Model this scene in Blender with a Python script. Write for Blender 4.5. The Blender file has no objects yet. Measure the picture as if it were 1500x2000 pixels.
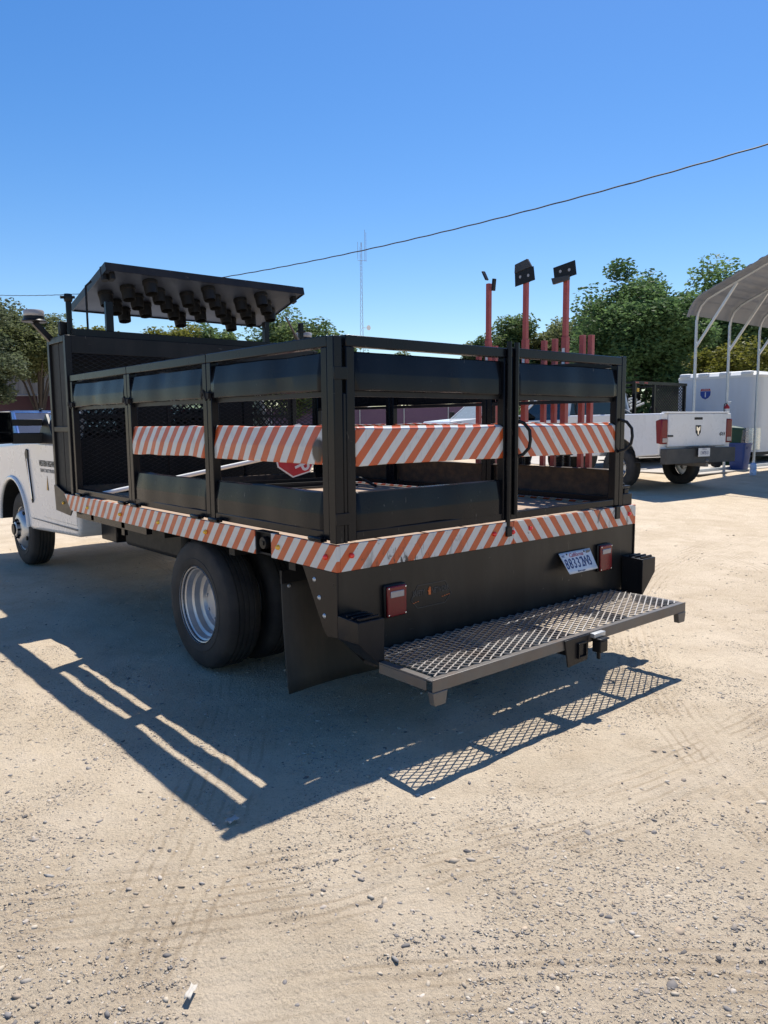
import bpy, bmesh, math, random
import numpy as np
from mathutils import Matrix, Vector
random.seed(7); rng = np.random.default_rng(11)
scene = bpy.context.scene
COL = scene.collection
R = math.radians

# ---------------------------------------------------------------- camera, sky, sun, exposure
cam_d = bpy.data.cameras.new('camera'); cam = bpy.data.objects.new('camera', cam_d); COL.objects.link(cam)
cam_d.sensor_fit = 'VERTICAL'; cam_d.sensor_height = 24.0
cam_d.lens = 24.0 * 1496.65 / 2000.0
cam_d.clip_start = 0.05; cam_d.clip_end = 3000
_yaw, _pit, _rol = 0.706116, -0.115811, -0.008921
_d = Vector((math.sin(_yaw)*math.cos(_pit), math.cos(_yaw)*math.cos(_pit), math.sin(_pit)))
_r = Vector((math.cos(_yaw), -math.sin(_yaw), 0)); _u = _r.cross(_d)
_r2 = _r*math.cos(_rol) + _u*math.sin(_rol); _u2 = -_r*math.sin(_rol) + _u*math.cos(_rol)
cam.matrix_world = Matrix(((_r2.x, _u2.x, -_d.x, -2.0320), (_r2.y, _u2.y, -_d.y, -2.7130), (_r2.z, _u2.z, -_d.z, 1.4677), (0, 0, 0, 1)))
scene.camera = cam

SUN = Vector((0.437, 0.214, 1.0)).normalized()
world = bpy.data.worlds.new('World'); scene.world = world; world.use_nodes = True
wn = world.node_tree; wn.nodes.clear()
sky = wn.nodes.new('ShaderNodeTexSky'); sky.sky_type = 'NISHITA'; sky.sun_disc = False
sky.sun_elevation = math.asin(SUN.z); sky.sun_rotation = math.atan2(SUN.x, SUN.y)
sky.air_density = 1.0; sky.dust_density = 0.35; sky.ozone_density = 2.2; sky.altitude = 50
hs = wn.nodes.new('ShaderNodeHueSaturation'); hs.inputs['Saturation'].default_value = 1.36; hs.inputs['Hue'].default_value = .506
bg = wn.nodes.new('ShaderNodeBackground'); bg.inputs[1].default_value = 0.112
wo = wn.nodes.new('ShaderNodeOutputWorld')
wn.links.new(sky.outputs[0], hs.inputs['Color']); wn.links.new(hs.outputs[0], bg.inputs[0]); wn.links.new(bg.outputs[0], wo.inputs[0])
sun_d = bpy.data.lights.new('sun', 'SUN'); sun_d.energy = 4.9; sun_d.angle = R(0.53); sun_d.color = (1.0, 0.95, 0.87)
sun_o = bpy.data.objects.new('sun', sun_d); COL.objects.link(sun_o)
sun_o.rotation_euler = SUN.to_track_quat('Z', 'Y').to_euler(); sun_o.location = (10, 6, 25)
vs = scene.view_settings; vs.view_transform = 'Standard'; vs.look = 'None'; vs.exposure = 0.42; vs.gamma = 1.0; vs.use_curve_mapping = False

# ---------------------------------------------------------------- mesh builder
class MB:
    def __init__(s): s.v = []; s.f = []
    def add(s, vs, fs):
        o = len(s.v); s.v += [tuple(p) for p in vs]; s.f += [tuple(i + o for i in f) for f in fs]; return s
    def box(s, x0, x1, y0, y1, z0, z1):
        return s.add([(x0,y0,z0),(x1,y0,z0),(x1,y1,z0),(x0,y1,z0),(x0,y0,z1),(x1,y0,z1),(x1,y1,z1),(x0,y1,z1)],
                     [(0,3,2,1),(4,5,6,7),(0,1,5,4),(1,2,6,5),(2,3,7,6),(3,0,4,7)])
    def bar(s, a, b, w, h=None, up=(0,0,1)):
        h = h or w; a = Vector(a); b = Vector(b); d = (b - a).normalized(); up = Vector(up)
        if abs(d.dot(up)) > .97: up = Vector((0, 1, 0)) if abs(d.y) < .9 else Vector((1, 0, 0))
        x = d.cross(up).normalized(); y = x.cross(d)
        vs = [p + x*sx*w/2 + y*sy*h/2 for p in (a, b) for sx, sy in ((-1,-1),(1,-1),(1,1),(-1,1))]
        return s.add(vs, [(0,1,2,3),(7,6,5,4),(0,4,5,1),(1,5,6,2),(2,6,7,3),(3,7,4,0)])
    def tube(s, pts, r, n=8, cap=True):
        pts = [Vector(p) for p in pts]; rs = r if isinstance(r, (list, tuple)) else [r]*len(pts)
        prev = None; o = len(s.v); m = len(pts)
        for i, p in enumerate(pts):
            t = (pts[min(i+1, m-1)] - pts[max(i-1, 0)]).normalized()
            if prev is None:
                a = Vector((0, 0, 1)) if abs(t.z) < .9 else Vector((1, 0, 0)); x = t.cross(a).normalized()
            else:
                x = (prev - t*prev.dot(t)).normalized()
            prev = x; y = t.cross(x)
            for k in range(n):
                a = 2*math.pi*k/n; q = p + (x*math.cos(a) + y*math.sin(a))*rs[i]; s.v.append(tuple(q))
        for i in range(m-1):
            for k in range(n):
                k2 = (k+1) % n; s.f.append((o+i*n+k, o+i*n+k2, o+(i+1)*n+k2, o+(i+1)*n+k))
        if cap:
            s.f.append(tuple(o+k for k in range(n))[::-1]); s.f.append(tuple(o+(m-1)*n+k for k in range(n)))
        return s
    def lathe(s, prof, n=24, axis='z', c=(0,0,0), close=False, cap0=True):
        """prof: (radius, height along axis)"""
        o = len(s.v); m = len(prof); cx, cy, cz = c
        for (r, h) in prof:
            for k in range(n):
                a = 2*math.pi*k/n; u = r*math.cos(a); w = r*math.sin(a)
                s.v.append({'z': (cx+u, cy+w, cz+h), 'x': (cx+h, cy+u, cz+w), 'y': (cx+u, cy+h, cz-w)}[axis])
        for i in range(m-1 if not close else m):
            for k in range(n):
                k2 = (k+1) % n; j = (i+1) % m
                s.f.append((o+i*n+k, o+i*n+k2, o+j*n+k2, o+j*n+k))
        if not close:
            if cap0 and prof[0][0] > 1e-4: s.f.append(tuple(o+k for k in range(n))[::-1])
            if prof[-1][0] > 1e-4: s.f.append(tuple(o+(m-1)*n+k for k in range(n)))
        return s
    def prism(s, poly, axis, lo, hi):
        """extrude a 2D polygon; axis x: poly=(y,z); y: (x,z); z: (x,y)"""
        o = len(s.v); n = len(poly)
        for h in (lo, hi):
            for (a, b) in poly: s.v.append({'x': (h,a,b), 'y': (a,h,b), 'z': (a,b,h)}[axis])
        s.f.append(tuple(range(o, o+n))); s.f.append(tuple(range(o+2*n-1, o+n-1, -1)))
        for k in range(n):
            k2 = (k+1) % n; s.f.append((o+k, o+n+k, o+n+k2, o+k2))
        return s
    def loft(s, rings, cap=True):
        o = len(s.v); n = len(rings[0]); m = len(rings)
        for r in rings: s.v += [tuple(p) for p in r]
        for i in range(m-1):
            for k in range(n):
                k2 = (k+1) % n; s.f.append((o+i*n+k, o+i*n+k2, o+(i+1)*n+k2, o+(i+1)*n+k))
        if cap: s.f.append(tuple(o+k for k in range(n))[::-1]); s.f.append(tuple(o+(m-1)*n+k for k in range(n)))
        return s
    def quad(s, *p): return s.add(p, [tuple(range(len(p)))])
    def build(s, name, mat, parent=None, smooth=None, bevel=0, loc=None, rot=None, solid=0, seg=2):
        me = bpy.data.meshes.new(name); me.from_pydata(s.v, [], s.f); me.update()
        bm = bmesh.new(); bm.from_mesh(me); bmesh.ops.recalc_face_normals(bm, faces=bm.faces)
        bm.to_mesh(me); bm.free()
        if mat: me.materials.append(mat)
        return link(name, me, parent, smooth, bevel, loc, rot, solid, seg)

def link(name, me, parent=None, smooth=None, bevel=0, loc=None, rot=None, solid=0, seg=2):
    if smooth is not None:
        me.polygons.foreach_set('use_smooth', [True]*len(me.polygons)); me.set_sharp_from_angle(angle=R(smooth))
    o = bpy.data.objects.new(name, me); COL.objects.link(o)
    if parent: o.parent = parent
    if loc: o.location = loc
    if rot: o.rotation_euler = rot
    if solid:
        m = o.modifiers.new('solid', 'SOLIDIFY'); m.thickness = solid; m.offset = 0
    if bevel:
        m = o.modifiers.new('bevel', 'BEVEL'); m.width = bevel; m.segments = seg; m.limit_method = 'ANGLE'; m.angle_limit = R(35); m.harden_normals = False
        if smooth is None:
            me.polygons.foreach_set('use_smooth', [True]*len(me.polygons)); me.set_sharp_from_angle(angle=R(50))
    return o

def tag(o, label=None, cat=None, group=None, kind=None):
    if label: o['label'] = label
    if cat: o['category'] = cat
    if group: o['group'] = group
    if kind: o['kind'] = kind
    return o
def empty(name, parent=None, loc=(0,0,0), rz=0):
    o = bpy.data.objects.new(name, None); COL.objects.link(o); o.parent = parent; o.location = loc; o.rotation_euler = (0,0,rz); o.empty_display_size = .2; return o
def thing(name, label, cat, loc=(0,0,0), rz=0, group=None):
    return tag(empty(name, None, loc, rz), label, cat, group)
def copy_tree(o, parent=None):
    c = o.copy(); COL.objects.link(c); c.parent = parent
    for ch in list(o.children): copy_tree(ch, c)
    return c
def text(name, body, size, pos, xd, yd, mat, parent, ext=.0006, align='CENTER', sx=1.0, shear=0, bold=0, space=1.0):
    cu = bpy.data.curves.new(name, 'FONT'); cu.body = body; cu.size = size; cu.align_x = align; cu.align_y = 'CENTER'; cu.extrude = ext; cu.shear = shear; cu.offset = bold; cu.space_character = space
    cu.resolution_u = 3
    t = bpy.data.objects.new('tmp', cu); COL.objects.link(t)
    dg = bpy.context.evaluated_depsgraph_get(); me = bpy.data.meshes.new_from_object(t.evaluated_get(dg)); bpy.data.objects.remove(t)
    xd = Vector(xd).normalized(); yd = Vector(yd).normalized(); n = xd.cross(yd).normalized()
    M = Matrix(((xd.x*sx, yd.x, n.x, pos[0]), (xd.y*sx, yd.y, n.y, pos[1]), (xd.z*sx, yd.z, n.z, pos[2]), (0,0,0,1)))
    me.transform(M); me.name = name; me.materials.clear(); me.materials.append(mat)
    return link(name, me, parent)

# ---------------------------------------------------------------- materials
def nt(name):
    m = bpy.data.materials.new(name); m.use_nodes = True; t = m.node_tree; t.nodes.clear()
    out = t.nodes.new('ShaderNodeOutputMaterial'); return m, t, out
def N(t, typ, **kw):
    n = t.nodes.new(typ)
    for k, v in kw.items():
        if k == 'op': n.operation = v
        elif k.startswith('i') and k[1:].isdigit(): n.inputs[int(k[1:])].default_value = v
        else: setattr(n, k, v)
    return n
def mth(t, op, a, b=None, clamp=False):
    n = t.nodes.new('ShaderNodeMath'); n.operation = op; n.use_clamp = clamp
    for i, x in enumerate((a, b)):
        if x is None: continue
        if isinstance(x, (int, float)): n.inputs[i].default_value = x
        else: t.links.new(x, n.inputs[i])
    return n.outputs[0]
def mixc(t, fac, a, b):
    n = t.nodes.new('ShaderNodeMix'); n.data_type = 'RGBA'
    for sock, x in ((n.inputs[0], fac), (n.inputs[6], a), (n.inputs[7], b)):
        if isinstance(x, (int, float)): sock.default_value = x
        elif isinstance(x, tuple): sock.default_value = x if len(x) == 4 else (*x, 1)
        else: t.links.new(x, sock)
    return n.outputs[2]
def noise(t, vec, scale, detail=4, rough=.55, dist=0):
    n = t.nodes.new('ShaderNodeTexNoise'); n.inputs['Scale'].default_value = scale; n.inputs['Detail'].default_value = detail; n.inputs['Roughness'].default_value = rough; n.inputs['Distortion'].default_value = dist
    if vec is not None: t.links.new(vec, n.inputs['Vector'])
    return n.outputs['Fac']
def ramp(t, fac, a, b):
    n = t.nodes.new('ShaderNodeMapRange'); n.clamp = True; n.inputs[1].default_value = a; n.inputs[2].default_value = b; t.links.new(fac, n.inputs[0]); return n.outputs[0]
def objco(t): return t.nodes.new('ShaderNodeTexCoord').outputs['Object']
def scaled(t, vec, sx, sy, sz):
    n = t.nodes.new('ShaderNodeMapping'); n.inputs['Scale'].default_value = (sx, sy, sz); t.links.new(vec, n.inputs['Vector']); return n.outputs[0]
def bump(t, h, strength, dist=.01):
    n = t.nodes.new('ShaderNodeBump'); n.inputs['Strength'].default_value = strength; n.inputs['Distance'].default_value = dist; t.links.new(h, n.inputs['Height']); return n.outputs[0]
def princ(t, out, **kw):
    b = t.nodes.new('ShaderNodeBsdfPrincipled')
    for k, v in kw.items():
        s = b.inputs[k.replace('_', ' ')]
        if isinstance(v, (int, float)): s.default_value = v
        elif isinstance(v, tuple): s.default_value = v if len(v) == 4 else (*v, 1)
        else: t.links.new(v, s)
    t.links.new(b.outputs[0], out.inputs[0]); return b

def pbr(name, col, rough=.5, metal=0, var=.15, scale=6, dust=None, dustamt=.4, dscale=3, bmp=0, bscale=60, coat=0, rvar=.1, spec=.5, streak=False, scratch=0):
    m, t, out = nt(name); co = objco(t)
    n1 = noise(t, co, scale, 5)
    c = mixc(t, n1, tuple(x*(1-var) for x in col), tuple(min(1, x*(1+var)) for x in col))
    if dust:
        v2 = scaled(t, co, 1, 1, .25) if streak else co
        n2 = ramp(t, noise(t, v2, dscale, 7, .65), .42, .75)
        c = mixc(t, mth(t, 'MULTIPLY', n2, dustamt), c, dust)
    if scratch:
        s1 = ramp(t, noise(t, scaled(t, co, 60, 60, 9), 1.0, 3, .6, .8), .70, .74); s2 = ramp(t, noise(t, scaled(t, co, 9, 9, 55), 1.0, 3, .6, .8), .71, .75)
        gate_ = ramp(t, noise(t, co, 2.6, 3), .42, .62)
        c = mixc(t, mth(t, 'MULTIPLY', mth(t, 'MULTIPLY', mth(t, 'MAXIMUM', s1, s2), gate_), scratch), c, (.30,.27,.24))
    r = mth(t, 'ADD', mth(t, 'MULTIPLY', noise(t, co, scale*2.3, 4), rvar*2), rough - rvar, True)
    kw = dict(Base_Color=c, Roughness=r, Metallic=metal, Specular_IOR_Level=spec)
    if coat: kw['Coat_Weight'] = coat; kw['Coat_Roughness'] = .05
    if bmp: kw['Normal'] = bump(t, noise(t, co, bscale, 5), bmp, .004)
    princ(t, out, **kw); return m

def stripes(name, axis, slope, period=.112, offset=0., grime=.1, scuff=0.0, stain=None, orange=(.56,.085,.018), white=(.58,.58,.56)):
    m, t, out = nt(name); co = objco(t); sp = t.nodes.new('ShaderNodeSeparateXYZ'); t.links.new(co, sp.inputs[0])
    ph = mth(t, 'ADD', sp.outputs[axis], mth(t, 'MULTIPLY', sp.outputs[2], slope))
    fr = mth(t, 'FRACT', mth(t, 'ADD', mth(t, 'DIVIDE', ph, period), 100.0 + offset))
    isw = mth(t, 'GREATER_THAN', fr, .5)
    fade = noise(t, co, 4, 4)
    o2 = mixc(t, fade, orange, (orange[0]*.86, orange[1]*1.15, orange[2]*1.3))
    c = mixc(t, isw, o2, white)
    g = ramp(t, noise(t, co, 9, 7, .7), .5, .8); c = mixc(t, mth(t, 'MULTIPLY', g, grime), c, (.16,.13,.10))
    if scuff:
        v = scaled(t, co, 22, 22, 7) ; s1 = ramp(t, noise(t, v, 1.0, 5, .7, 1.2), .54, .60)
        v3 = scaled(t, co, 1.6, 1.6, 1.6); s2 = ramp(t, noise(t, v3, 1.0, 2), .42, .6)
        c = mixc(t, mth(t, 'MULTIPLY', mth(t, 'MULTIPLY', s1, s2), scuff), c, (.035,.03,.028))
        s3 = ramp(t, noise(t, scaled(t, co, 30, 30, 30), 1.0, 6, .75), .60, .66)
        c = mixc(t, mth(t, 'MULTIPLY', s3, scuff*.8), c, (.05,.04,.035))
    if stain:
        su, sz, ru, rz_ = stain
        du = mth(t, 'DIVIDE', mth(t, 'SUBTRACT', sp.outputs[axis], su), ru); dz = mth(t, 'DIVIDE', mth(t, 'SUBTRACT', sp.outputs[2], sz), rz_)
        rr_ = mth(t, 'ADD', mth(t, 'ADD', mth(t, 'MULTIPLY', du, du), mth(t, 'MULTIPLY', dz, dz)), mth(t, 'MULTIPLY', noise(t, co, 40, 5), .9))
        c = mixc(t, ramp(t, rr_, 1.75, 1.15), c, (.055,.035,.025))
    princ(t, out, Base_Color=c, Roughness=mth(t, 'ADD', mth(t, 'MULTIPLY', g, .3), .34), Normal=bump(t, noise(t, co, 14, 3), .12, .006))
    return m

def glass(name, tint=(.55,.62,.6), rough=.02, mixv=.12):
    m, t, out = nt(name)
    tr = N(t, 'ShaderNodeBsdfTransparent'); tr.inputs[0].default_value = (*tint, 1)
    gl = N(t, 'ShaderNodeBsdfGlossy'); gl.inputs['Roughness'].default_value = rough
    lw = N(t, 'ShaderNodeLayerWeight'); lw.inputs[0].default_value = .5
    f = mth(t, 'ADD', mth(t, 'MULTIPLY', mth(t, 'POWER', lw.outputs['Facing'], 4.0), .9), .03 + mixv, True)
    mx = N(t, 'ShaderNodeMixShader'); t.links.new(f, mx.inputs[0]); t.links.new(tr.outputs[0], mx.inputs[1]); t.links.new(gl.outputs[0], mx.inputs[2]); t.links.new(mx.outputs[0], out.inputs[0])
    return m

M = {}
M['black'] = pbr('black_paint', (.006,.007,.010), .24, 0, .25, 5, dust=(.06,.06,.06), dustamt=.08, dscale=4, bmp=.03, bscale=40, rvar=.10, spec=.20, scratch=.5)
M['blackdirty'] = pbr('black_dusty_paint', (.010,.010,.012), .36, 0, .3, 5, dust=(.09,.08,.07), dustamt=.16, dscale=5, bmp=.05, bscale=50, streak=True, spec=.22, scratch=.6)
M['rear'] = pbr('rear_panel_paint', (.014,.0135,.013), .34, 0, .25, 3, dust=(.075,.068,.06), dustamt=.24, dscale=6, bmp=.04, bscale=30, streak=True, spec=.28, scratch=.9)
M['worn'] = pbr('worn_brown_steel', (.05,.035,.026), .6, .2, .4, 9, dust=(.20,.12,.06), dustamt=.5, dscale=14, bmp=.15)
M['mattblack'] = pbr('matt_black', (.010,.010,.011), .6, 0, .2, 10, spec=.3)
M['board'] = pbr('arrow_board_face', (.042,.058,.095), .6, 0, .12, 4)
M['rubber'] = pbr('tyre_rubber', (.018,.018,.019), .78, 0, .2, 12, dust=(.10,.085,.07), dustamt=.35, dscale=7, bmp=.08, bscale=90)
M['flap'] = pbr('mud_flap_rubber', (.035,.032,.028), .7, 0, .2, 6, dust=(.11,.09,.07), dustamt=.5, dscale=5, streak=True)
M['rim'] = pbr('silver_rim', (.55,.56,.58), .38, .75, .1, 7, dust=(.20,.17,.14), dustamt=.35, dscale=6)
M['steel'] = pbr('worn_steel', (.13,.125,.12), .45, .4, .2, 12, dust=(.16,.11,.08), dustamt=.55, dscale=9, bmp=.08)
M['mesh'] = pbr('expanded_steel', (.27,.26,.25), .42, .5, .2, 10, dust=(.20,.13,.10), dustamt=.5, dscale=7)
M['galv'] = pbr('galvanised_steel', (.50,.52,.54), .42, .7, .12, 8)
M['wood'] = pbr('deck_wood', (.38,.27,.19), .75, 0, .3, 7, dust=(.30,.24,.18), dustamt=.6, dscale=5, bmp=.2, bscale=30)
M['white'] = pbr('white_car_paint', (.70,.71,.72), .28, 0, .03, 3, dust=(.50,.45,.38), dustamt=.22, dscale=3, coat=.4, rvar=.04)
M['whitecap'] = pbr('white_trim', (.74,.74,.72), .5, 0, .05, 3)
M['blue'] = pbr('blue_car_paint', (.045,.10,.30), .25, .25, .06, 3, dust=(.3,.3,.32), dustamt=.15, coat=.6, rvar=.04)
M['plastic'] = pbr('black_plastic', (.009,.009,.010), .42, 0, .15, 9, dust=(.06,.055,.05), dustamt=.1, spec=.25)
M['bumper'] = pbr('dark_bumper', (.03,.031,.034), .5, 0, .2, 6, dust=(.13,.11,.09), dustamt=.3)
M['chrome'] = pbr('chrome', (.75,.76,.78), .12, 1, .04, 5)
M['redlens'] = pbr('red_lens', (.17,.006,.012), .22, 0, .2, 30, rvar=.03, spec=.4)
M['reddot'] = pbr('red_marker_lens', (.85,.035,.02), .12, 0, .1, 30, coat=.5, rvar=.02)
M['amber'] = pbr('amber_lens', (.95,.50,.03), .12, 0, .1, 30, coat=.5, rvar=.02)
M['clear'] = pbr('clear_lens', (.36,.33,.32), .2, .1, .15, 40, rvar=.03)
M['redstand'] = pbr('red_stand_paint', (.38,.055,.05), .45, 0, .2, 8, dust=(.30,.16,.13), dustamt=.4, dscale=8)
M['red'] = pbr('red_paint', (.45,.03,.03), .35, 0, .1, 8)
M['signred'] = pbr('stop_red', (.50,.035,.045), .4, 0, .12, 9, dust=(.5,.35,.3), dustamt=.2)
M['signwhite'] = pbr('sign_white', (.72,.72,.72), .5, 0, .06, 9)
M['plate'] = pbr('plate_white', (.66,.67,.68), .35, 0, .05, 9, dust=(.4,.36,.3), dustamt=.25)
M['navy'] = pbr('plate_navy', (.02,.03,.12), .4, 0, .1, 9)
M['platered'] = pbr('plate_red', (.42,.03,.04), .4, 0, .1, 9)
M['faint'] = pbr('faded_lettering', (.060,.054,.048), .6, 0, .25, 30)
M['orange'] = pbr('orange_print', (.72,.16,.03), .5, 0, .1, 20)
M['ink'] = pbr('black_ink', (.015,.015,.016), .5, 0, .1, 20)
M['greyink'] = pbr('grey_ink', (.12,.12,.13), .5, 0, .1, 20)
M['gold'] = pbr('gold_print', (.55,.30,.06), .5, 0, .1, 20)
M['glass'] = glass('window_glass')
M['darkglass'] = glass('tinted_glass', (.10,.11,.12), .02, .06)
M['mirror'] = pbr('mirror_glass', (.10,.12,.15), .06, 1, .02, 4, rvar=.02)
M['binblue'] = pbr('blue_bin_plastic', (.012,.045,.20), .45, 0, .12, 6)
M['bingreen'] = pbr('green_bin_plastic', (.012,.06,.03), .45, 0, .12, 6)
M['dustglass'] = pbr('dusty_windscreen', (.28,.31,.30), .25, 0, .1, 3, coat=.2)
M['jug'] = pbr('blue_jug_plastic', (.35,.50,.75), .25, 0, .1, 8)
M['concrete'] = pbr('pale_concrete', (.46,.42,.37), .85, 0, .15, 2, dust=(.30,.26,.21), dustamt=.5, bmp=.1)
M['roofsheet'] = pbr('carport_sheet', (.19,.21,.255), .5, .1, .1, 2, dust=(.3,.28,.25), dustamt=.2)
M['trailer'] = pbr('trailer_white', (.62,.65,.70), .35, 0, .03, 2, dust=(.45,.42,.38), dustamt=.2, streak=True)
M['pallet'] = pbr('pallet_wood', (.40,.24,.13), .8, 0, .3, 8)
M['barn'] = pbr('barn_sheet', (.22,.215,.21), .6, .3, .2, 3)
M['slat'] = pbr('mauve_slat', (.115,.062,.115), .6, 0, .12, 1.5)
M['slatdark'] = pbr('maroon_slat', (.075,.03,.045), .6, 0, .12, 1.5)
M['cable'] = pbr('cable_black', (.015,.016,.018), .6, 0, .1, 5)
M['tower'] = pbr('tower_steel', (.30,.30,.33), .5, .4, .1, 1)
M['bark'] = pbr('bark', (.075,.06,.048), .9, 0, .3, 6, bmp=.4, bscale=12)
M['paper'] = pbr('paper_scrap', (.46,.43,.38), .7, 0, .12, 9)
M['pink'] = pbr('pink_flowers', (.45,.06,.10), .7, 0, .3, 3)
# ---------------------------------------------------------------- ground
CAM2 = np.array([-2.032, -2.713]); VD = np.array([math.sin(_yaw), math.cos(_yaw)])
def terrain(x, y):
    d = (np.asarray(x) - CAM2[0])*VD[0] + (np.asarray(y) - CAM2[1])*VD[1]
    t = np.clip((d - 10.5)/8.0, 0, 1); return .30*t*t*(3 - 2*t)
def gz(x, y): return float(terrain(x, y))
def vnoise(x, y, seed):
    xi = np.floor(x).astype(np.int64); yi = np.floor(y).astype(np.int64); xf = x - xi; yf = y - yi
    def h(a, b):
        n = (a*374761393 + b*668265263 + seed*982451653) & 0x7fffffff
        n = ((n ^ (n >> 13))*1274126177) & 0x7fffffff
        return ((n ^ (n >> 16)) & 0xffff)/65535.0
    u = xf*xf*(3-2*xf); w = yf*yf*(3-2*yf)
    return (h(xi, yi)*(1-u) + h(xi+1, yi)*u)*(1-w) + (h(xi, yi+1)*(1-u) + h(xi+1, yi+1)*u)*w - .5
def relief(x, y):
    z = .020*vnoise(x/.9, y/.9, 1) + .010*vnoise(x/.31, y/.31, 2) + .007*vnoise(x/.11, y/.11, 3) + .005*vnoise(x/.05, y/.05, 4) + .014*np.clip(vnoise(x/.23, y/.23, 5) - .12, 0, 1)
    # tyre ruts pressed into the dirt, running as arcs across the foreground
    for (cx, cy, rad, wdt, dep) in ((1.6, 4.6, 5.7, .11, .012), (1.6, 4.6, 6.0, .10, .010), (-4.2, -6.4, 6.2, .12, .011), (-4.2, -6.4, 5.85, .10, .009), (7.5, -7.0, 8.6, .14, .010)):
        r = np.hypot(x - cx, y - cy) - rad; inb = np.exp(-(r/wdt)**4)
        z = z - dep*inb*(.6 + .8*np.sin((r)*95)*.6) * np.clip(.55 + 1.6*vnoise(x/.7, y/.7, 9), 0, 1)
    fade = np.clip((16 - np.hypot(x + 1, y))/8, .0, 1)
    return z*fade
def spaced(lo, hi, step, far):
    a = list(np.arange(lo, hi + 1e-6, step)); s = step; b = [a[0]]; c = [a[-1]]
    while b[-1] > -far: s *= 1.16; b.append(b[-1] - s)
    s = step
    while c[-1] < far: s *= 1.16; c.append(c[-1] + s)
    return np.array(b[:0:-1] + a + c[1:])
xs = spaced(-3.0, 4.4, .019, 900); ys = spaced(-3.0, 5.2, .019, 900)
GX, GY = np.meshgrid(xs, ys); GZ = terrain(GX, GY) + relief(GX, GY) - .012
nx, ny = len(xs), len(ys)
co = np.stack([GX, GY, GZ], -1).reshape(-1, 3)
ii = (np.arange(ny-1)[:, None]*nx + np.arange(nx-1)[None, :]).reshape(-1)
quads = np.stack([ii, ii+1, ii+1+nx, ii+nx], -1)
def np_mesh(name, co, faces, mat, k):
    me = bpy.data.meshes.new(name); me.vertices.add(len(co)); me.vertices.foreach_set('co', co.astype(np.float32).ravel())
    nf = len(faces); me.loops.add(nf*k); me.loops.foreach_set('vertex_index', faces.astype(np.int32).ravel())
    me.polygons.add(nf); me.polygons.foreach_set('loop_start', np.arange(nf, dtype=np.int32)*k)
    try: me.polygons.foreach_set('loop_total', np.full(nf, k, dtype=np.int32))
    except Exception: pass
    me.update(calc_edges=True); me.validate()
    if mat: me.materials.append(mat)
    return me
def dirt_mat():
    m, t, out = nt('dry_dirt'); co = objco(t)
    big = noise(t, co, .55, 4); mid = noise(t, co, 3.2, 6, .6); fine = noise(t, co, 46, 8, .78); grit = noise(t, co, 210, 5, .75)
    c = mixc(t, ramp(t, big, .35, .65), (.55,.445,.315), (.65,.54,.40))
    c = mixc(t, mth(t, 'MULTIPLY', ramp(t, mid, .45, .72), .55), c, (.45,.35,.24))
    c = mixc(t, mth(t, 'MULTIPLY', ramp(t, fine, .50, .66), .60), c, (.36,.285,.205))
    c = mixc(t, mth(t, 'MULTIPLY', ramp(t, grit, .56, .68), .6), c, (.68,.59,.46))
    c = mixc(t, mth(t, 'MULTIPLY', ramp(t, noise(t, co, 120, 6, .75), .58, .66), .65), c, (.15,.13,.11))
    # smooth wind-blown sand lying in patches over the grit
    sand = ramp(t, noise(t, co, 2.1, 5, .6, .6), .50, .66)
    c = mixc(t, mth(t, 'MULTIPLY', sand, .55), c, (.66,.55,.415))
    # tyre tread prints: groove shading painted into the soil colour along the ruts
    sp = t.nodes.new('ShaderNodeSeparateXYZ'); t.links.new(co, sp.inputs[0])
    brk = ramp(t, noise(t, co, 3.4, 3), .40, .60)
    for (cx, cy, rad, wd) in ((1.6, 4.6, 5.85, .26), (-4.2, -6.4, 6.02, .28), (7.5, -7.0, 8.6, .20), (-9, 6.5, 10.6, .22)):
        dx = mth(t, 'SUBTRACT', sp.outputs[0], cx); dy = mth(t, 'SUBTRACT', sp.outputs[1], cy)
        r_ = mth(t, 'SUBTRACT', mth(t, 'SQRT', mth(t, 'ADD', mth(t, 'MULTIPLY', dx, dx), mth(t, 'MULTIPLY', dy, dy))), rad)
        band = ramp(t, mth(t, 'ABSOLUTE', r_), wd, wd*.7)
        ln = ramp(t, mth(t, 'SINE', mth(t, 'ADD', mth(t, 'MULTIPLY', r_, 120.0), mth(t, 'MULTIPLY', noise(t, co, 6, 3), 5.0))), .35, .95)
        c = mixc(t, mth(t, 'MULTIPLY', mth(t, 'MULTIPLY', mth(t, 'MULTIPLY', band, ln), brk), .55), c, (.36,.275,.185))
    vo = t.nodes.new('ShaderNodeTexVoronoi'); vo.inputs['Scale'].default_value = 75; vo.inputs['Randomness'].default_value = 1.0; t.links.new(co, vo.inputs['Vector'])
    cell = ramp(t, vo.outputs['Distance'], .0, .55)
    h = mth(t, 'ADD', mth(t, 'MULTIPLY', fine, .9), mth(t, 'ADD', mth(t, 'MULTIPLY', grit, .5), mth(t, 'ADD', mth(t, 'MULTIPLY', mid, .6), mth(t, 'MULTIPLY', cell, -.28))))
    princ(t, out, Base_Color=c, Roughness=.95, Specular_IOR_Level=.15, Normal=bump(t, h, 1.0, .014)); return m
M['dirt'] = dirt_mat()
tag(link('ground', np_mesh('ground', co, quads, M['dirt'], 4), smooth=80), kind='structure')

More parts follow.
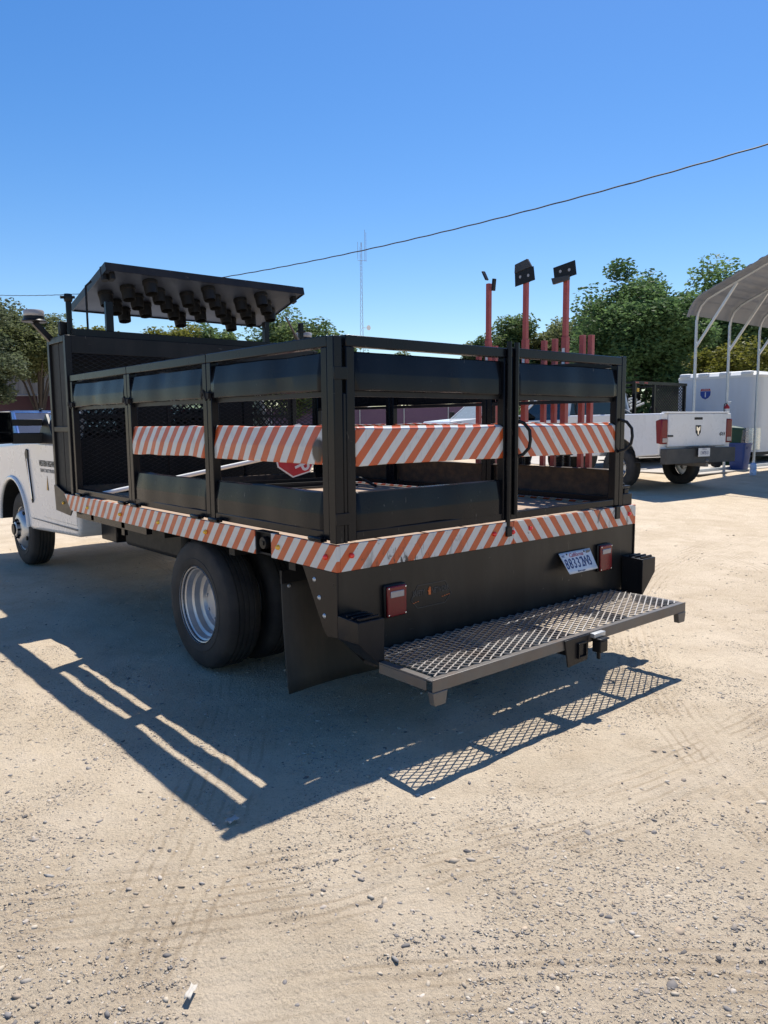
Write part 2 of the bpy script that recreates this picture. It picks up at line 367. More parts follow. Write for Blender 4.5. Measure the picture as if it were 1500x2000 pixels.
# loose gravel: uncountable, one object; half buried chips, pebbles and a few bigger stones
def gravel():
    rows = []
    def batch(n, dmax, mean, sig, lo, hi, pw, seed, sink):
        dd = .85 + dmax*rng.random(n)**pw; la = (rng.random(n) - .5)*(1.25*dd + .9)
        P = CAM2 + dd[:, None]*VD + la[:, None]*np.array([VD[1], -VD[0]])
        dens = 1.3*vnoise(P[:, 0]/.5, P[:, 1]/.5, seed) + .9*vnoise(P[:, 0]/.17, P[:, 1]/.17, seed+1)
        P = P[dens + .35*(rng.random(n) - .5) > -.05]; m_ = len(P)
        s = np.clip(np.exp(rng.normal(math.log(mean), sig, m_)), lo, hi)
        return P, s, np.full(m_, sink)
    sets = [batch(150000, 4.2, .0021, .45, .001, .005, 1.3, 31, .1), batch(19000, 7.5, .0036, .45, .002, .009, 1.5, 41, .0), batch(3000, 10, .0068, .38, .004, .015, 1.6, 51, -.08)]
    octv = np.array([(1,0,0),(0,1,0),(-1,0,0),(0,-1,0),(0,0,1),(0,0,-1)], float); octf = np.array([(0,1,4),(1,2,4),(2,3,4),(3,0,4),(1,0,5),(2,1,5),(3,2,5),(0,3,5)])
    ico = bmesh.new(); bmesh.ops.create_icosphere(ico, subdivisions=1, radius=1.0)
    icov = np.array([v.co[:] for v in ico.verts]); icof = np.array([[v.index for v in f.verts] for f in ico.faces]); ico.free()
    pal = np.array([(.40,.33,.25),(.33,.28,.23),(.47,.40,.31),(.24,.22,.205),(.43,.34,.25),(.49,.43,.36),(.36,.31,.26),(.17,.155,.145),(.50,.44,.36),(.30,.275,.25)])
    Vs, Fs, Cs, o = [], [], [], 0
    for k, (P, s, sink) in enumerate(sets):
        bv, bf = (octv, octf) if k == 0 else (icov, icof)
        n = len(P); nv = len(bv)
        J = bv[None]*(1 + .55*(rng.random((n, nv, 1)) - .5)) * np.stack([1.35 + .5*rng.random(n), .75 + .4*rng.random(n), .38 + .3*rng.random(n)], -1)[:, None, :]
        a = rng.random(n)*6.283; c_, s_ = np.cos(a)[:, None], np.sin(a)[:, None]; tl_ = (rng.random(n) - .5)[:, None]*.7
        x = J[..., 0]*c_ - J[..., 1]*s_; y = J[..., 0]*s_ + J[..., 1]*c_; z = J[..., 2] + x*tl_
        base = terrain(P[:, 0], P[:, 1]) + relief(P[:, 0], P[:, 1]) - .012 + s*sink
        V = np.stack([P[:, 0, None] + x*s[:, None], P[:, 1, None] + y*s[:, None], base[:, None] + z*s[:, None]], -1)
        Vs.append(V.reshape(-1, 3)); Fs.append((bf[None] + (np.arange(n)*nv)[:, None, None]).reshape(-1, 3) + o); o += n*nv
        cc = pal[rng.integers(0, len(pal), n)]*(.72 + .5*rng.random((n, 1))); cc = np.concatenate([cc, np.ones((n, 1))], 1); Cs.append(np.repeat(cc, nv, 0))
    m, t, out = nt('gravel_stone'); at = t.nodes.new('ShaderNodeAttribute'); at.attribute_name = 'tint'
    princ(t, out, Base_Color=at.outputs['Color'], Roughness=.85, Specular_IOR_Level=.2)
    me = np_mesh('gravel', np.concatenate(Vs), np.concatenate(Fs), m, 3)
    ca = me.color_attributes.new('tint', 'FLOAT_COLOR', 'POINT'); ca.data.foreach_set('color', np.concatenate(Cs).astype(np.float32).ravel())
    tag(link('gravel', me), 'loose grey and tan pebbles scattered over the dry dirt', 'gravel', kind='stuff')
gravel()

def slab(name, poly, z0, mat):
    return tag(MB().prism(poly, 'z', z0, z0 + .02).build(name, mat), kind='structure')
slab('concrete_pad', [(13.9, 7.5), (13.9, 5.45), (40, 5.45), (40, 26), (20, 26)], .283, M['concrete'])
# ---------------------------------------------------------------- the stake bed truck (origin: rear left corner of the bed, Y forward)
truck = thing('stake_bed_truck', 'black stake bed work truck with orange and white striped panels and white cab', 'truck')
W, L, ZT, ZB = 2.44, 3.64, .924, .80
sideS = stripes('side_band_stripes', 1, .83, .113, .25, grime=.25)
rearSL = stripes('rear_band_stripes_left', 0, -.86, .111, .47, grime=.25, scuff=.95)
rearSR = stripes('rear_band_stripes_right', 0, .86, .111, .1, grime=.25, scuff=.95)
# deck planks
deck = empty('deck', truck)
pl = MB().box(0, .144, .03, 3.58, .882, .912)
pm = None
for k in range(16):
    if pm is None:
        o = pl.build('plank', M['wood'], deck, bevel=.003); pm = o.data
    else:
        o = link('plank', pm, deck)
    o.location = (.035 + k*.1485, 0, rng.uniform(-.002, .002))
MB().box(.03, 2.41, .02, 3.6, .80, .878).build('deck_support', M['mattblack'], deck)
# striped edge bands
b = MB().prism([(.0, ZB), (.0, ZT), (.545, ZT), (.545, ZB)], 'x', 0, .02)
b.build('side_band', sideS, truck, bevel=.002)
MB().prism([(.70, ZB), (.70, ZT), (3.64, ZT), (3.50, ZB)], 'x', 0, .02).build('side_band', sideS, truck, bevel=.002)
MB().prism([(.0, ZB), (.0, ZT), (3.64, ZT), (3.50, ZB)], 'x', 2.42, 2.44).build('side_band', sideS, truck, bevel=.002)
MB().box(.0205, 1.214, 0, .02, ZB, ZT).build('rear_band', rearSL, truck, bevel=.002)
MB().box(1.2165, 2.4195, 0, .02, ZB, ZT).build('rear_band', rearSR, truck, bevel=.002)
MB().box(.021, 2.419, .021, 3.5, ZB + .002, ZB + .012).build('bed_underside', M['mattblack'], truck)
# fuel filler recess
rec = MB().box(.03, .05, .545, .70, ZB, ZT).box(.004, .03, .545, .553, ZB, ZT).box(.004, .03, .692, .70, ZB, ZT).box(.004, .03, .553, .692, ZT-.006, ZT).build('filler_recess', M['mattblack'], truck)
MB().lathe([(.001, -.012), (.03, -.012), (.033, 0), (.033, .02)], 20, 'x', (.012, .625, .865)).box(-.006, .004, .612, .638, .855, .875).build('fuel_cap', M['plastic'], rec, smooth=40)
# marker lights
dome = MB().lathe([(.0005, -.016), (.007, -.0145), (.012, -.008), (.0135, 0), (.0135, .003)], 14, 'x')
for (y, z, mm) in ((.079, .863, 'reddot'), (.476, .861, 'amber'), (1.235, .86, 'amber'), (1.863, .857, 'amber'), (2.486, .855, 'amber'), (3.112, .852, 'amber')):
    MB().lathe([(.0005, -.016), (.007, -.0145), (.012, -.008), (.0135, 0), (.0135, .003)], 14, 'x').build('marker_light', M[mm], truck, smooth=60, loc=(-.001, y, z))
for (x, z) in ((.084, .87), (1.056, .870), (1.208, .866), (1.358, .872), (2.359, .869)):
    MB().lathe([(.0005, -.016), (.007, -.0145), (.012, -.008), (.0135, 0), (.0135, .003)], 14, 'y').build('marker_light', M['reddot'], truck, smooth=60, loc=(x, -.001, z))
# front triangular plate with amber light
fp = MB().prism([(3.645, .924), (3.505, .80), (3.56, .75), (3.90, .77), (3.92, .98), (3.86, .98)], 'x', .012, .022).build('corner_plate', M['blackdirty'], truck, bevel=.002)
MB().lathe([(.0005, -.014), (.008, -.012), (.0125, -.005), (.0125, .003)], 14, 'x').build('marker_light', M['amber'], truck, smooth=60, loc=(.011, 3.70, .845))

# rear panel
MB().prism([(.0125, .799), (.0125, .50), (.149, .36), (.20, .335), (2.24, .335), (2.291, .36), (2.4275, .50), (2.4275, .799)], 'y', .007, .019).build('rear_panel', M['rear'], truck, bevel=.002)
for sx, nm in ((0, ''), (1, '')):
    mx = (lambda x: x) if sx == 0 else (lambda x: 2.44 - x)
    a, c = mx(.0), mx(.0115); lo, hi = min(a, c), max(a, c)
    MB().prism([(.27, .799), (.0, .799), (.0, .50), (.078, .49), (.109, .5175)], 'x', lo, hi).build('side_plate', M['black'], truck, bevel=.001)
    bx_ = MB()
    x0, x1 = mx(.0), mx(.149)
    ring = lambda y, zt: [(x0, y, .50 if y < -.1 else .47), (x1, y, .362), (x1, y, zt), (x0, y, zt)]
    bx_.loft([[(x0, -.151, .502), (x1, -.151, .36), (x1, -.151, .598), (x0, -.151, .598)], [(x0, -.0005, .497), (x1, -.0005, .37), (x1, -.0005, .604), (x0, -.0005, .604)]])
    sb = bx_.build('step_box', M['blackdirty'], truck, bevel=.003)
    for k in range(3):
        g = MB().box(min(x0, x1)+.015, max(x0, x1)-.015, -.135 + k*.04, -.122 + k*.04, .598, .612).build('grip_strip', M['black'], sb, bevel=.002)
    for (y, z) in ((.175, .745), (.138, .665), (.10, .585)):
        MB().lathe([(.0005, -.007), (.008, -.006), (.012, 0)], 10, 'x', (lo if sx == 0 else 2.44, y, z)).build('bolt', M['galv'], truck, smooth=50)
# tail lights
for x0, z0, x1, z1 in ((.270, .543, .408, .704), (2.010, .533, 2.150, .707)):
    base = MB().box(x0, x1, -.012, .006, z0, z1).build('tail_light', M['plastic'], truck, bevel=.012, seg=3)
    MB().box(x0+.007, x1-.007, -.026, -.013, z0+.007, z1-.007).build('red_lens', M['redlens'], base, bevel=.009, seg=3)
    MB().box(x0+.025, x1-.028, -.031, -.024, z1-.062, z1-.03).build('reverse_lens', M['clear'], base, bevel=.004)
    for (u, w) in ((.016, .016), (.016, -.016), (-.016, .016), (-.016, -.016)):
        cx = (x0 if u > 0 else x1) + u; cz = (z0 if w > 0 else z1) + w
        MB().lathe([(.0005, -.003), (.004, -.002), (.0045, .004)], 8, 'y', (cx, -.026, cz)).build('screw', M['chrome'], base, smooth=50)
# license plate, curled outwards at its foot
g = MB(); nu, nv = 12, 8; vs_ = []
for j in range(nv+1):
    for i in range(nu+1):
        u = i/nu; v = j/nv; x = 1.615 + .31*u*(1-.0*v) + (.005 - .03*u)*v; e_ = max(0, u-.93)/.07 + max(0, .05-u)/.05; z = .697 - .117*v + .006*e_*v; y = -.006 - .066*v - .014*e_*v
        vs_.append((x, y, z))
g.add(vs_, [(j*(nu+1)+i, j*(nu+1)+i+1, (j+1)*(nu+1)+i+1, (j+1)*(nu+1)+i) for j in range(nv) for i in range(nu)])
lp = g.build('license_plate', M['plate'], truck, smooth=60, solid=.0016)
pd = Vector((0, -.066, -.117)).normalized()
def on_plate(u, v): return (1.615 + .31*u + (.005-.03*u)*v, -.0078 - .066*v, .697 - .117*v)
# lettering is set into the curl: each character on its own spot
for k, ch in enumerate('88332W3'):
    u = .115 + k*.127; P = on_plate(u, .56); text('plate_character', ch, .088, (P[0], P[1], P[2]), (1, 0, 0), (0, .564, 1), M['navy'], lp, sx=.70, bold=.001)
P = on_plate(.5, .17); text('plate_state', 'California', .036, (P[0], P[1], P[2]), (1, 0, 0), (0, .564, 1), M['platered'], lp, shear=.35)
P = on_plate(.5, .92); text('plate_foot', 'dmv.ca.gov', .017, (P[0], P[1], P[2]), (1, 0, 0), (0, .564, 1), M['navy'], lp)
P = on_plate(.09, .16); text('plate_sticker', 'DEC', .018, (P[0], P[1], P[2]), (1, 0, 0), (0, .564, 1), M['navy'], lp)
P = on_plate(.9, .15); MB().box(P[0]-.02, P[0]+.02, P[1]-.002, P[1]-.001, P[2]-.011, P[2]+.011).build('plate_sticker', M['greyink'], lp)
for u in (.22, .78):
    P = on_plate(u, .1); MB().lathe([(.0005, -.004), (.005, -.003), (.006, .002)], 8, 'y', P).build('plate_bolt', M['ink'], lp)
# faded company lettering with an orange hand
lg = empty('faded_lettering', truck)
text('lettering', 'SAFETY', .040, (.507, .0052, .628), (1, 0, 0), (0, 0, 1), M['faint'], lg, sx=.62, bold=.001)
text('lettering', 'NETWORK', .040, (.655, .0052, .628), (1, 0, 0), (0, 0, 1), M['faint'], lg, sx=.60, bold=.001)
hexp = [(.455, .60), (.50, .668), (.69, .668), (.735, .60), (.69, .555), (.50, .555)]
hx = MB()
for k in range(6):
    a, c = hexp[k], hexp[(k+1) % 6]; hx.bar((a[0], .0055, a[1]), (c[0], .0055, c[1]), .002, .003)
hx.build('outline', M['faint'], lg)
hand = MB().box(.5735, .5885, .0035, .0055, .612, .636)
for k, hgt in enumerate((.010, .015, .016, .012)): hand.box(.5735+k*.004, .5765+k*.004, .0035, .0055, .6365, .6365+hgt)
hand.prism([(.5735, .622), (.5685, .634), (.5705, .636), (.5735, .630)], 'y', .0035, .0055)
hand.build('hand_print', M['orange'], lg)
for (x, z) in ((.468, .583), (.482, .585), (.497, .587), (.668, .588), (.683, .590), (.698, .592), (.713, .594)):
    MB().box(x, x+.009, .0035, .0055, z, z+.003).build('dash_print', M['orange'], lg)

# step platform of expanded metal
SX0, SX1, SY0, SY1, SZ = .112, 2.18, -.502, -.022, .40
step = empty('rear_step', truck)
fr = MB()
fr.box(SX0, SX1, SY0, SY0+.006, SZ-.05, SZ+.004).box(SX0, SX1, SY0+.006, SY0+.042, SZ-.006, SZ)
fr.build('step_front_rail', M['steel'], step, bevel=.002)
for x0 in (SX0, SX1-.036):
    MB().box(x0, x0+.036, SY0+.0425, -.154, SZ-.006, SZ+.002).box(x0 if x0 < 1 else x0+.03, x0+.006 if x0 < 1 else x0+.036, SY0+.0425, -.154, SZ-.05, SZ-.0065).build('step_end_rail', M['steel'], step, bevel=.002)
for x in (.635, 1.15, 1.66):
    MB().box(x-.018, x+.018, SY0+.0425, SY1, SZ-.045, SZ-.009).build('cross_bar', M['blackdirty'], step, bevel=.002)
MB().box(.155, SX1+.08, SY1-.05, SY1+.027, SZ-.05, SZ-.009).build('cross_bar', M['blackdirty'], step)
for x0, x1 in ((SX0-.002, SX0+.085), (SX1-.085, SX1+.002)):
    MB().prism([(x0, SZ-.0505), (x1, SZ-.0505), (x1-.012, SZ-.11), (x0+.012, SZ-.11)], 'y', SY0-.003, SY0+.03).build('step_foot', M['steel'], step, bevel=.003)
def expanded(mb, x0, x1, y0, y1, px, py, w, t, tilt, fn):
    """fn(a, b, h) -> point ; diamonds with pitch px along a and py along b, strand width w, thickness t"""
    rows = int(round((y1-y0)/(py/2))); cols = int(round((x1-x0)/(px/2)))
    for j in range(rows):
        b0 = y0 + j*py/2
        for i in range(cols):
            a0 = x0 + i*px/2; up = (i + j) % 2 == 0
            p0 = (a0, b0 + (0 if up else py/2)); p1 = (a0 + px/2, b0 + (py/2 if up else 0))
            h0 = tilt if not up else -tilt; h1 = -h0
            d = Vector((p1[0]-p0[0], p1[1]-p0[1])).normalized(); nrm = Vector((-d.y, d.x))*w/2
            vs_ = []
            for (pp, hh) in ((p0, h0), (p1, h1)):
                for sg, th in ((-1, -t/2), (1, -t/2), (1, t/2), (-1, t/2)):
                    vs_.append(fn(pp[0] + nrm.x*sg, pp[1] + nrm.y*sg, hh + th))
            mb.add(vs_, [(0,4,5,1),(1,5,6,2),(2,6,7,3),(3,7,4,0)])
    return mb
expanded(MB(), SX0+.042, SX1-.03, SY0+.036, SY1, .070, .036, .0066, .005, .003, lambda a, b, h: (a, b, SZ + .004 + h)).build('step_mesh', M['mesh'], step)
hp = MB().prism([(1.0, .40), (1.20, .40), (1.19, .27), (1.03, .26)], 'y', SY0-.010, SY0-.001).build('hitch_plate', M['blackdirty'], step, bevel=.003)
hr_ = MB()
for (x0, x1, z0, z1) in ((1.10, 1.17, .362, .37), (1.10, 1.17, .292, .30), (1.10, 1.108, .30, .362), (1.162, 1.17, .30, .362)): hr_.box(x0, x1, SY0-.022, SY0+.15, z0, z1)
hr_.box(1.108, 1.162, SY0-.012, SY0-.0105, .30, .362)
hr_.build('hitch_receiver', M['black'], step, bevel=.002)
MB().box(1.235, 1.30, SY0-.055, SY0-.004, .30, .362).box(1.228, 1.307, SY0-.062, SY0-.002, .364, .374).box(1.25, 1.262, SY0-.04, SY0-.02, .262, .2995).build('trailer_socket', M['plastic'], step, bevel=.006)
MB().box(1.22, 1.315, SY0-.03, SY0-.001, .376, .398).build('socket_bracket', M['galv'], step, bevel=.002)

# mud flaps
for x0 in (.13, 1.66):
    g = MB(); vs_ = []
    for j in range(9):
        for i in range(5):
            u = i/4; v = j/8; vs_.append((x0 + .65*u, .66 - .05*v*v + .03*math.sin(u*3.1), .655 - .615*v + .0*u))
    g.add(vs_, [(j*5+i, j*5+i+1, (j+1)*5+i+1, (j+1)*5+i) for j in range(8) for i in range(4)])
    mf = g.build('mud_flap', M['flap'], truck, smooth=60, solid=.009)
    MB().box(x0, x0+.65, .655, .675, .63, .70).build('flap_bracket', M['mattblack'], mf)
    MB().lathe([(.0005, -.008), (.008, -.006), (.011, 0)], 10, 'y', (x0+.04, .650, .615)).build('bolt', M['galv'], mf)

# chassis underneath
for x in (.83, 1.55):
    MB().box(x, x+.07, .1, 6.6, .55, .74).build('chassis_rail', M['mattblack'], truck)
for y in (.45, 1.05, 1.95, 2.6, 3.2):
    MB().box(.06, 2.38, y-.03, y+.03, .742, .797).build('cross_member', M['mattblack'], truck)
MB().tube([(.35, 1.46, .40), (2.09, 1.46, .40)], .055, 12).lathe([(.06, -.16), (.15, -.08), (.17, 0), (.15, .08), (.06, .16)], 16, 'x', (1.22, 1.46, .40)).build('rear_axle', M['mattblack'], truck, smooth=50)
MB().tube([(1.22, 1.6, .43), (1.22, 4.4, .55)], .045, 10).build('drive_shaft', M['mattblack'], truck, smooth=50)
for x in (.70, 1.70):
    MB().tube([(x, .85, .66), (x, 1.15, .52), (x, 1.46, .46), (x, 1.8, .52), (x, 2.1, .66)], .035, 6).build('leaf_spring', M['mattblack'], truck)
MB().box(.30, .78, 2.15, 3.2, .52, .76).build('fuel_tank', M['mattblack'], truck, bevel=.04)
MB().box(.06, .10, 2.2, 3.55, .735, .795).box(.06, .085, 2.58, 2.63, .69, .735).build('under_rail', M['black'], truck)
MB().tube([(1.75, 4.2, .5), (1.75, 2.2, .5), (1.95, 1.9, .55), (2.0, .6, .55)], .04, 10).build('exhaust_pipe', M['steel'], truck, smooth=50)

# wheels
def tyre_prof(R0, w, ri):
    return [(ri, .06*w), (ri+.02, .0), (R0*.80, -.012*w-.002), (R0*.90, .0), (R0*.955, .035*w), (R0*.985, .07*w)]
def make_tyre(R0=.395, w=.24, ri=.222, n=72):
    side = [(ri-.002, .03), (ri+.012, .012), (ri+.03, .004), (ri+.06, 0), (ri+.063, .003), (R0*.84, .002), (R0*.87, .006), (R0*.93, .012), (R0*.97, .022), (R0*.99, .034)]
    tread = []
    gr = [.2, .4, .6, .8]; x0, x1 = .038, w-.038
    tread.append((R0*.997, x0))
    for gq in gr:
        c = x0 + (x1-x0)*gq; tread += [(R0, c-.006), (R0-.009, c-.004), (R0-.009, c+.004), (R0, c+.006)]
    tread.append((R0*.997, x1))
    prof = side + tread + [(r, w-h) for (r, h) in side[::-1]]
    mb = MB().lathe(prof, n, 'x', cap0=False); mb.f.pop(); m_ = len(prof)
    # shoulder lugs: every third segment pulled in at the shoulder
    for i in (8, 9, 10, m_-9, m_-10, m_-11):
        for k in range(0, n, 2):
            v = mb.v[i*n+k]; q = 1 - (.011 if i in (9, 10, m_-10, m_-11) else .006)/R0*1.0
            mb.v[i*n+k] = (v[0], v[1]*q, v[2]*q)
    return mb
TY = {}
def wheel(parent, x, y, kind, left=True, R0=.395, rz=None):
    """outer face at x (left side: wheel extends to +x)"""
    wh = empty('wheel', parent, (x, y, R0 - .006), 0 if left else math.pi)
    if ('t', R0) not in TY:
        o = make_tyre(R0).build('tyre', M['rubber'], wh, smooth=32); TY[('t', R0)] = o.data
    else: link('tyre', TY[('t', R0)], wh)
    if kind not in TY:
        if kind == 'dish':
            p = [(.234, .004), (.236, .014), (.226, .018), (.222, .034), (.212, .040), (.206, .075), (.190, .084), (.186, .118), (.160, .128), (.150, .150), (.085, .158), (.080, .120), (.001, .118)]
            mb = MB().lathe(p, 48, 'x', cap0=False)
            for k in range(8):
                a = k*math.pi/4 + .2; mb.lathe([(.011, .128), (.011, .156)], 6, 'x', (0, .115*math.cos(a), .115*math.sin(a)))
            o = mb.build('rim', M['rim'], wh, smooth=35)
            h = MB()
            for k in range(4):
                a = k*math.pi/2 + .6; h.lathe([(.034, .128), (.034, .1415)], 12, 'x', (0, .168*math.cos(a)*.98, .168*math.sin(a)*.98))
            TY[kind] = o.data
        elif kind == 'hub':
            p = [(.234, .004), (.236, .014), (.224, .02), (.216, .05), (.205, .052), (.196, .012), (.165, -.02), (.135, -.034), (.110, -.037), (.105, -.028), (.078, -.026), (.074, -.062), (.060, -.070), (.001, -.072)]
            o = MB().lathe(p, 48, 'x', cap0=False).build('rim', M['rim'], wh, smooth=35); TY[kind] = o.data
            h = MB()
            for k in range(4):
                a = k*math.pi/2 + .5; h.lathe([(.001, -.006), (.026, -.004), (.028, .012)], 12, 'x', (0, .182*math.cos(a), .182*math.sin(a)))
            h.build('hand_hole', M['mattblack'], wh, smooth=40)
            h = MB().lathe([(.058, -.069), (.055, -.086), (.001, -.088)], 20, 'x')
            for k in range(8):
                a = k*math.pi/4; h.lathe([(.012, -.025), (.012, -.062), (.009, -.066), (.0005, -.066)], 6, 'x', (0, .092*math.cos(a), .092*math.sin(a)))
            h.build('lug_nuts', M['plastic'], wh, smooth=40)
        else:
            p = [(.224, .004), (.226, .014), (.212, .02), (.200, .05), (.10, .04), (.09, .02), (.001, .018)]
            mb = MB().lathe(p, 40, 'x', cap0=False)
            for k in range(5):
                a = k*2*math.pi/5; mb.bar((.028, .07*math.cos(a), .07*math.sin(a)), (.012, .205*math.cos(a), .205*math.sin(a)), .06, .03, up=(1, 0, 0))
            o = mb.build('rim', M['rim'], wh, smooth=35); TY[kind] = o.data
    else:
        link('rim', TY[kind], wh)
    return wh
wheel(truck, .035, 1.46, 'dish'); wheel(truck, .335, 1.46, 'dish')
wheel(truck, 2.405, 1.46, 'dish', False); wheel(truck, 2.105, 1.46, 'dish', False)
wheel(truck, .275, 5.93, 'hub'); wheel(truck, 2.165, 5.93, 'hub', False)

# ------------------------------------------------ stake gates
gateSide = stripes('gate_side_stripes', 0, -.62, .118, .1, grime=.3)
gateRL = stripes('gate_rear_stripes_left', 0, -.92, .112, .35, grime=.12, scuff=.12)
gateRR = stripes('gate_rear_stripes_right', 0, .92, .112, .05, grime=.12, scuff=.15)
def panel(parent, u0, u1, zt, zf, zb, depth, mat, seed, dent=.006, name='folded_panel', lip=.02):
    """folded sheet: local x along gate, y inward (+) / outward (-)"""
    r = np.random.default_rng(seed); n = 28; g = MB(); vs_ = []
    prof = [(lip + .012, zt - .003), (.004, zt), (-depth*.12, zt - .005), (-depth, zf + .003), (-depth*1.04, zf - .004), (-depth*1.06, zb + .004), (-depth*.95, zb), (lip, zb + .003)]
    ph = r.random(6)*6.28
    for i in range(n+1):
        u = u0 + (u1-u0)*i/n; s = i/n
        e = dent*(math.sin(s*5.3+ph[0]) + .7*math.sin(s*11.7+ph[1]) + .4*math.sin(s*23+ph[2]))
        for k, (y, z) in enumerate(prof):
            a = 1 if 1 < k < 7 else .45
            vs_.append((u, y + e*a*.55, z + e*.55*(1 if k in (0, 1, 5, 6) else .5)*math.cos(ph[3]+k)))
    m_ = len(prof)
    g.add(vs_, [(i*m_+k, i*m_+k+1, (i+1)*m_+k+1, (i+1)*m_+k) for i in range(n) for k in range(m_-1)])
    return g.build(name, mat, parent, smooth=7, solid=.003)
def gate(loc, rz, length, panels, seed, label=None, clamps=True, zr=1.857, z0=.932, handle=None, postw=.048):
    """local x along the gate, local -y outward"""
    g = empty('stake_gate', truck, loc, rz)
    if label: g['label'] = label
    for u in (0, length - postw):
        MB().box(u, u+postw, -.024, .024, z0, zr - .0505).build('gate_post', M['black'], g, bevel=.004)
    MB().box(0, length, -.024, .024, zr-.05, zr).build('gate_rail', M['black'], g, bevel=.004)
    MB().box(postw+.001, length-postw-.001, -.022, .022, z0, z0+.042).build('gate_rail', M['black'], g, bevel=.004)
    if 'gapstrip' not in panels: pass
    for i, (kind, mat) in enumerate(panels.items()):
        z = {'top': (1.787, 1.692, 1.615), 'stripe': (1.457, 1.362, 1.28), 'stripe_rear': (1.452, 1.435, 1.275), 'low': (1.152, 1.05, .970)}[kind]
        panel(g, postw+.002, length-postw-.002, *z, .017, mat, seed*7+i, dent=.006 if kind != 'stripe_rear' else .003)
        if kind == 'top':
            MB().box(postw+.001, length-postw-.001, .005, .02, 1.588, 1.612).build('panel_stiffener', M['blackdirty'], g)
    return g
H = math.pi/2
side_full = lambda: {'top': M['black'], 'stripe': gateSide, 'low': M['black']}
# left side: local x runs forward (+Y), outward is -X  -> rotate by +90 deg maps local x->+Y, local y->-X ; flip with mirrored profile
def left_gate(y0, y1, panels, seed):
    g = gate((.057, y1, 0), -H, y1-y0, panels, seed)   # local x -> -Y, local y -> +X (inward)
    return g
def right_gate(y0, y1, panels, seed):
    return gate((2.383, y0, 0), H, y1-y0, panels, seed)   # local x -> +Y, local y -> -X (inward)
gateStain = stripes('gate_side_stripes_scorched', 0, -.62, .118, .1, grime=.3, stain=(1.045, 1.345, .042, .058))
sf1 = side_full(); sf1['stripe'] = gateStain
left_gate(.094, 1.228, sf1, 1); left_gate(1.232, 2.350, side_full(), 2); left_gate(2.354, 3.465, {'top': M['black']}, 3)
rlow = {'top': M['black'], 'stripe': gateSide, 'low': M['worn']}
right_gate(.094, 1.228, rlow, 4); right_gate(1.232, 2.350, rlow, 5); right_gate(2.354, 3.465, rlow, 6)
g1 = gate((.082, .04, 0), 0, 1.112, {'top': M['black'], 'stripe_rear': gateRL, 'low': M['black']}, 7)
g2 = gate((1.210, .04, 0), 0, 1.052, {'top': M['black'], 'stripe_rear': gateRR}, 8, zr=1.862)
# fixed corner posts and hinge posts
for (x0, x1, y0, y1, z1) in ((.012, .060, .016, .066, 1.85), (.062, .080, .016, .066, 1.60), (2.268, 2.315, .018, .066, 1.868), (2.35, 2.40, .03, .08, 1.03)):
    MB().box(x0, x1, y0, y1, .926, z1).build('corner_post', M['black'], truck, bevel=.004)
MB().box(2.319, 2.425, .02, .14, .926, 1.0).build('corner_block', M['blackdirty'], truck, bevel=.004)
MB().box(2.30, 2.42, .03, .12, 1.035, 1.05).box(2.32, 2.335, .05, .1, 1.05, 1.066).box(2.37, 2.385, .05, .1, 1.05, 1.066).build('latch_block', M['blackdirty'], truck, bevel=.003)
for z in (1.01, 1.66): MB().box(.010, .086, .008, .016, z, z+.055).build('corner_strap', M['black'], truck, bevel=.002)
# lock pipes standing beside the gate joint
for x in (1.1985,):
    MB().tube([(x-.028, .003, .845), (x-.028, .003, 1.89)], .014, 10).build('lock_rod', M['black'], truck, smooth=50)
    MB().tube([(x+.032, .003, .96), (x+.032, .003, 1.888)], .014, 10).build('lock_rod', M['black'], truck, smooth=50)
    MB().box(x-.05, x-.008, -.014, .016, .846, .90).build('rod_socket', M['blackdirty'], truck, bevel=.003)
MB().box(2.20, 2.245, -.012, .016, .85, .93).build('rod_socket', M['blackdirty'], truck, bevel=.003)
for x in (1.27, 2.275):
    MB().tube([(x-.03, .012, 1.475), (x+.0, -.02, 1.46), (x+.018, -.045, 1.42), (x+.02, -.05, 1.37), (x+.015, -.045, 1.325), (x-.005, -.02, 1.29), (x-.03, .012, 1.275)], .0095, 10).build('pull_handle', M['black'], truck, smooth=60)
# clamps joining the side gates and hinge tabs on the bed edge
for y in (1.23, 2.352, 3.44):
    MB().bar((.03, y-.05, 1.625), (.03, y+.05, 1.635), .03, .035).tube([(.02, y-.02, 1.60), (.012, y, 1.655), (.02, y+.03, 1.62)], .009, 6).build('gate_clamp', M['mattblack'], truck, bevel=.003)
for y in (.16, 1.14, 1.36, 2.24, 2.45, 3.3):
    MB().box(-.006, .03, y-.05, y+.05, .926, .942).lathe([(.011, -.05), (.011, .05)], 8, 'y', (.0, y, .94)).build('hinge', M['black'], truck, bevel=.002)

# ------------------------------------------------ headache rack behind the cab
rack = empty('headache_rack', truck)
for x in (.02, 2.372):
    for y in (3.482, 3.872):
        MB().box(x, x+.048, y, y+.048, .926 if y < 3.6 else .80, 2.168).build('rack_post', M['blackdirty'], rack, bevel=.004)
    MB().box(x, x+.048, 3.5305, 3.8715, 2.12, 2.168).build('rack_rail', M['blackdirty'], rack, bevel=.003)
    MB().box(x+.004, x+.044, 3.5305, 3.8715, 1.42, 1.46).build('rack_rail', M['blackdirty'], rack, bevel=.003)
MB().box(.0685, 2.3715, 3.486, 3.50, 2.03, 2.166).box(.0685, 2.3715, 3.5005, 3.53, 2.12, 2.166).build('rack_header', M['blackdirty'], rack, bevel=.003)
MB().box(.0685, 2.3715, 3.486, 3.528, .93, .99).build('rack_sill', M['worn'], rack, bevel=.003)
MB().box(.0685, 2.3715, 3.876, 3.918, 2.12, 2.166).build('rack_rail', M['blackdirty'], rack)
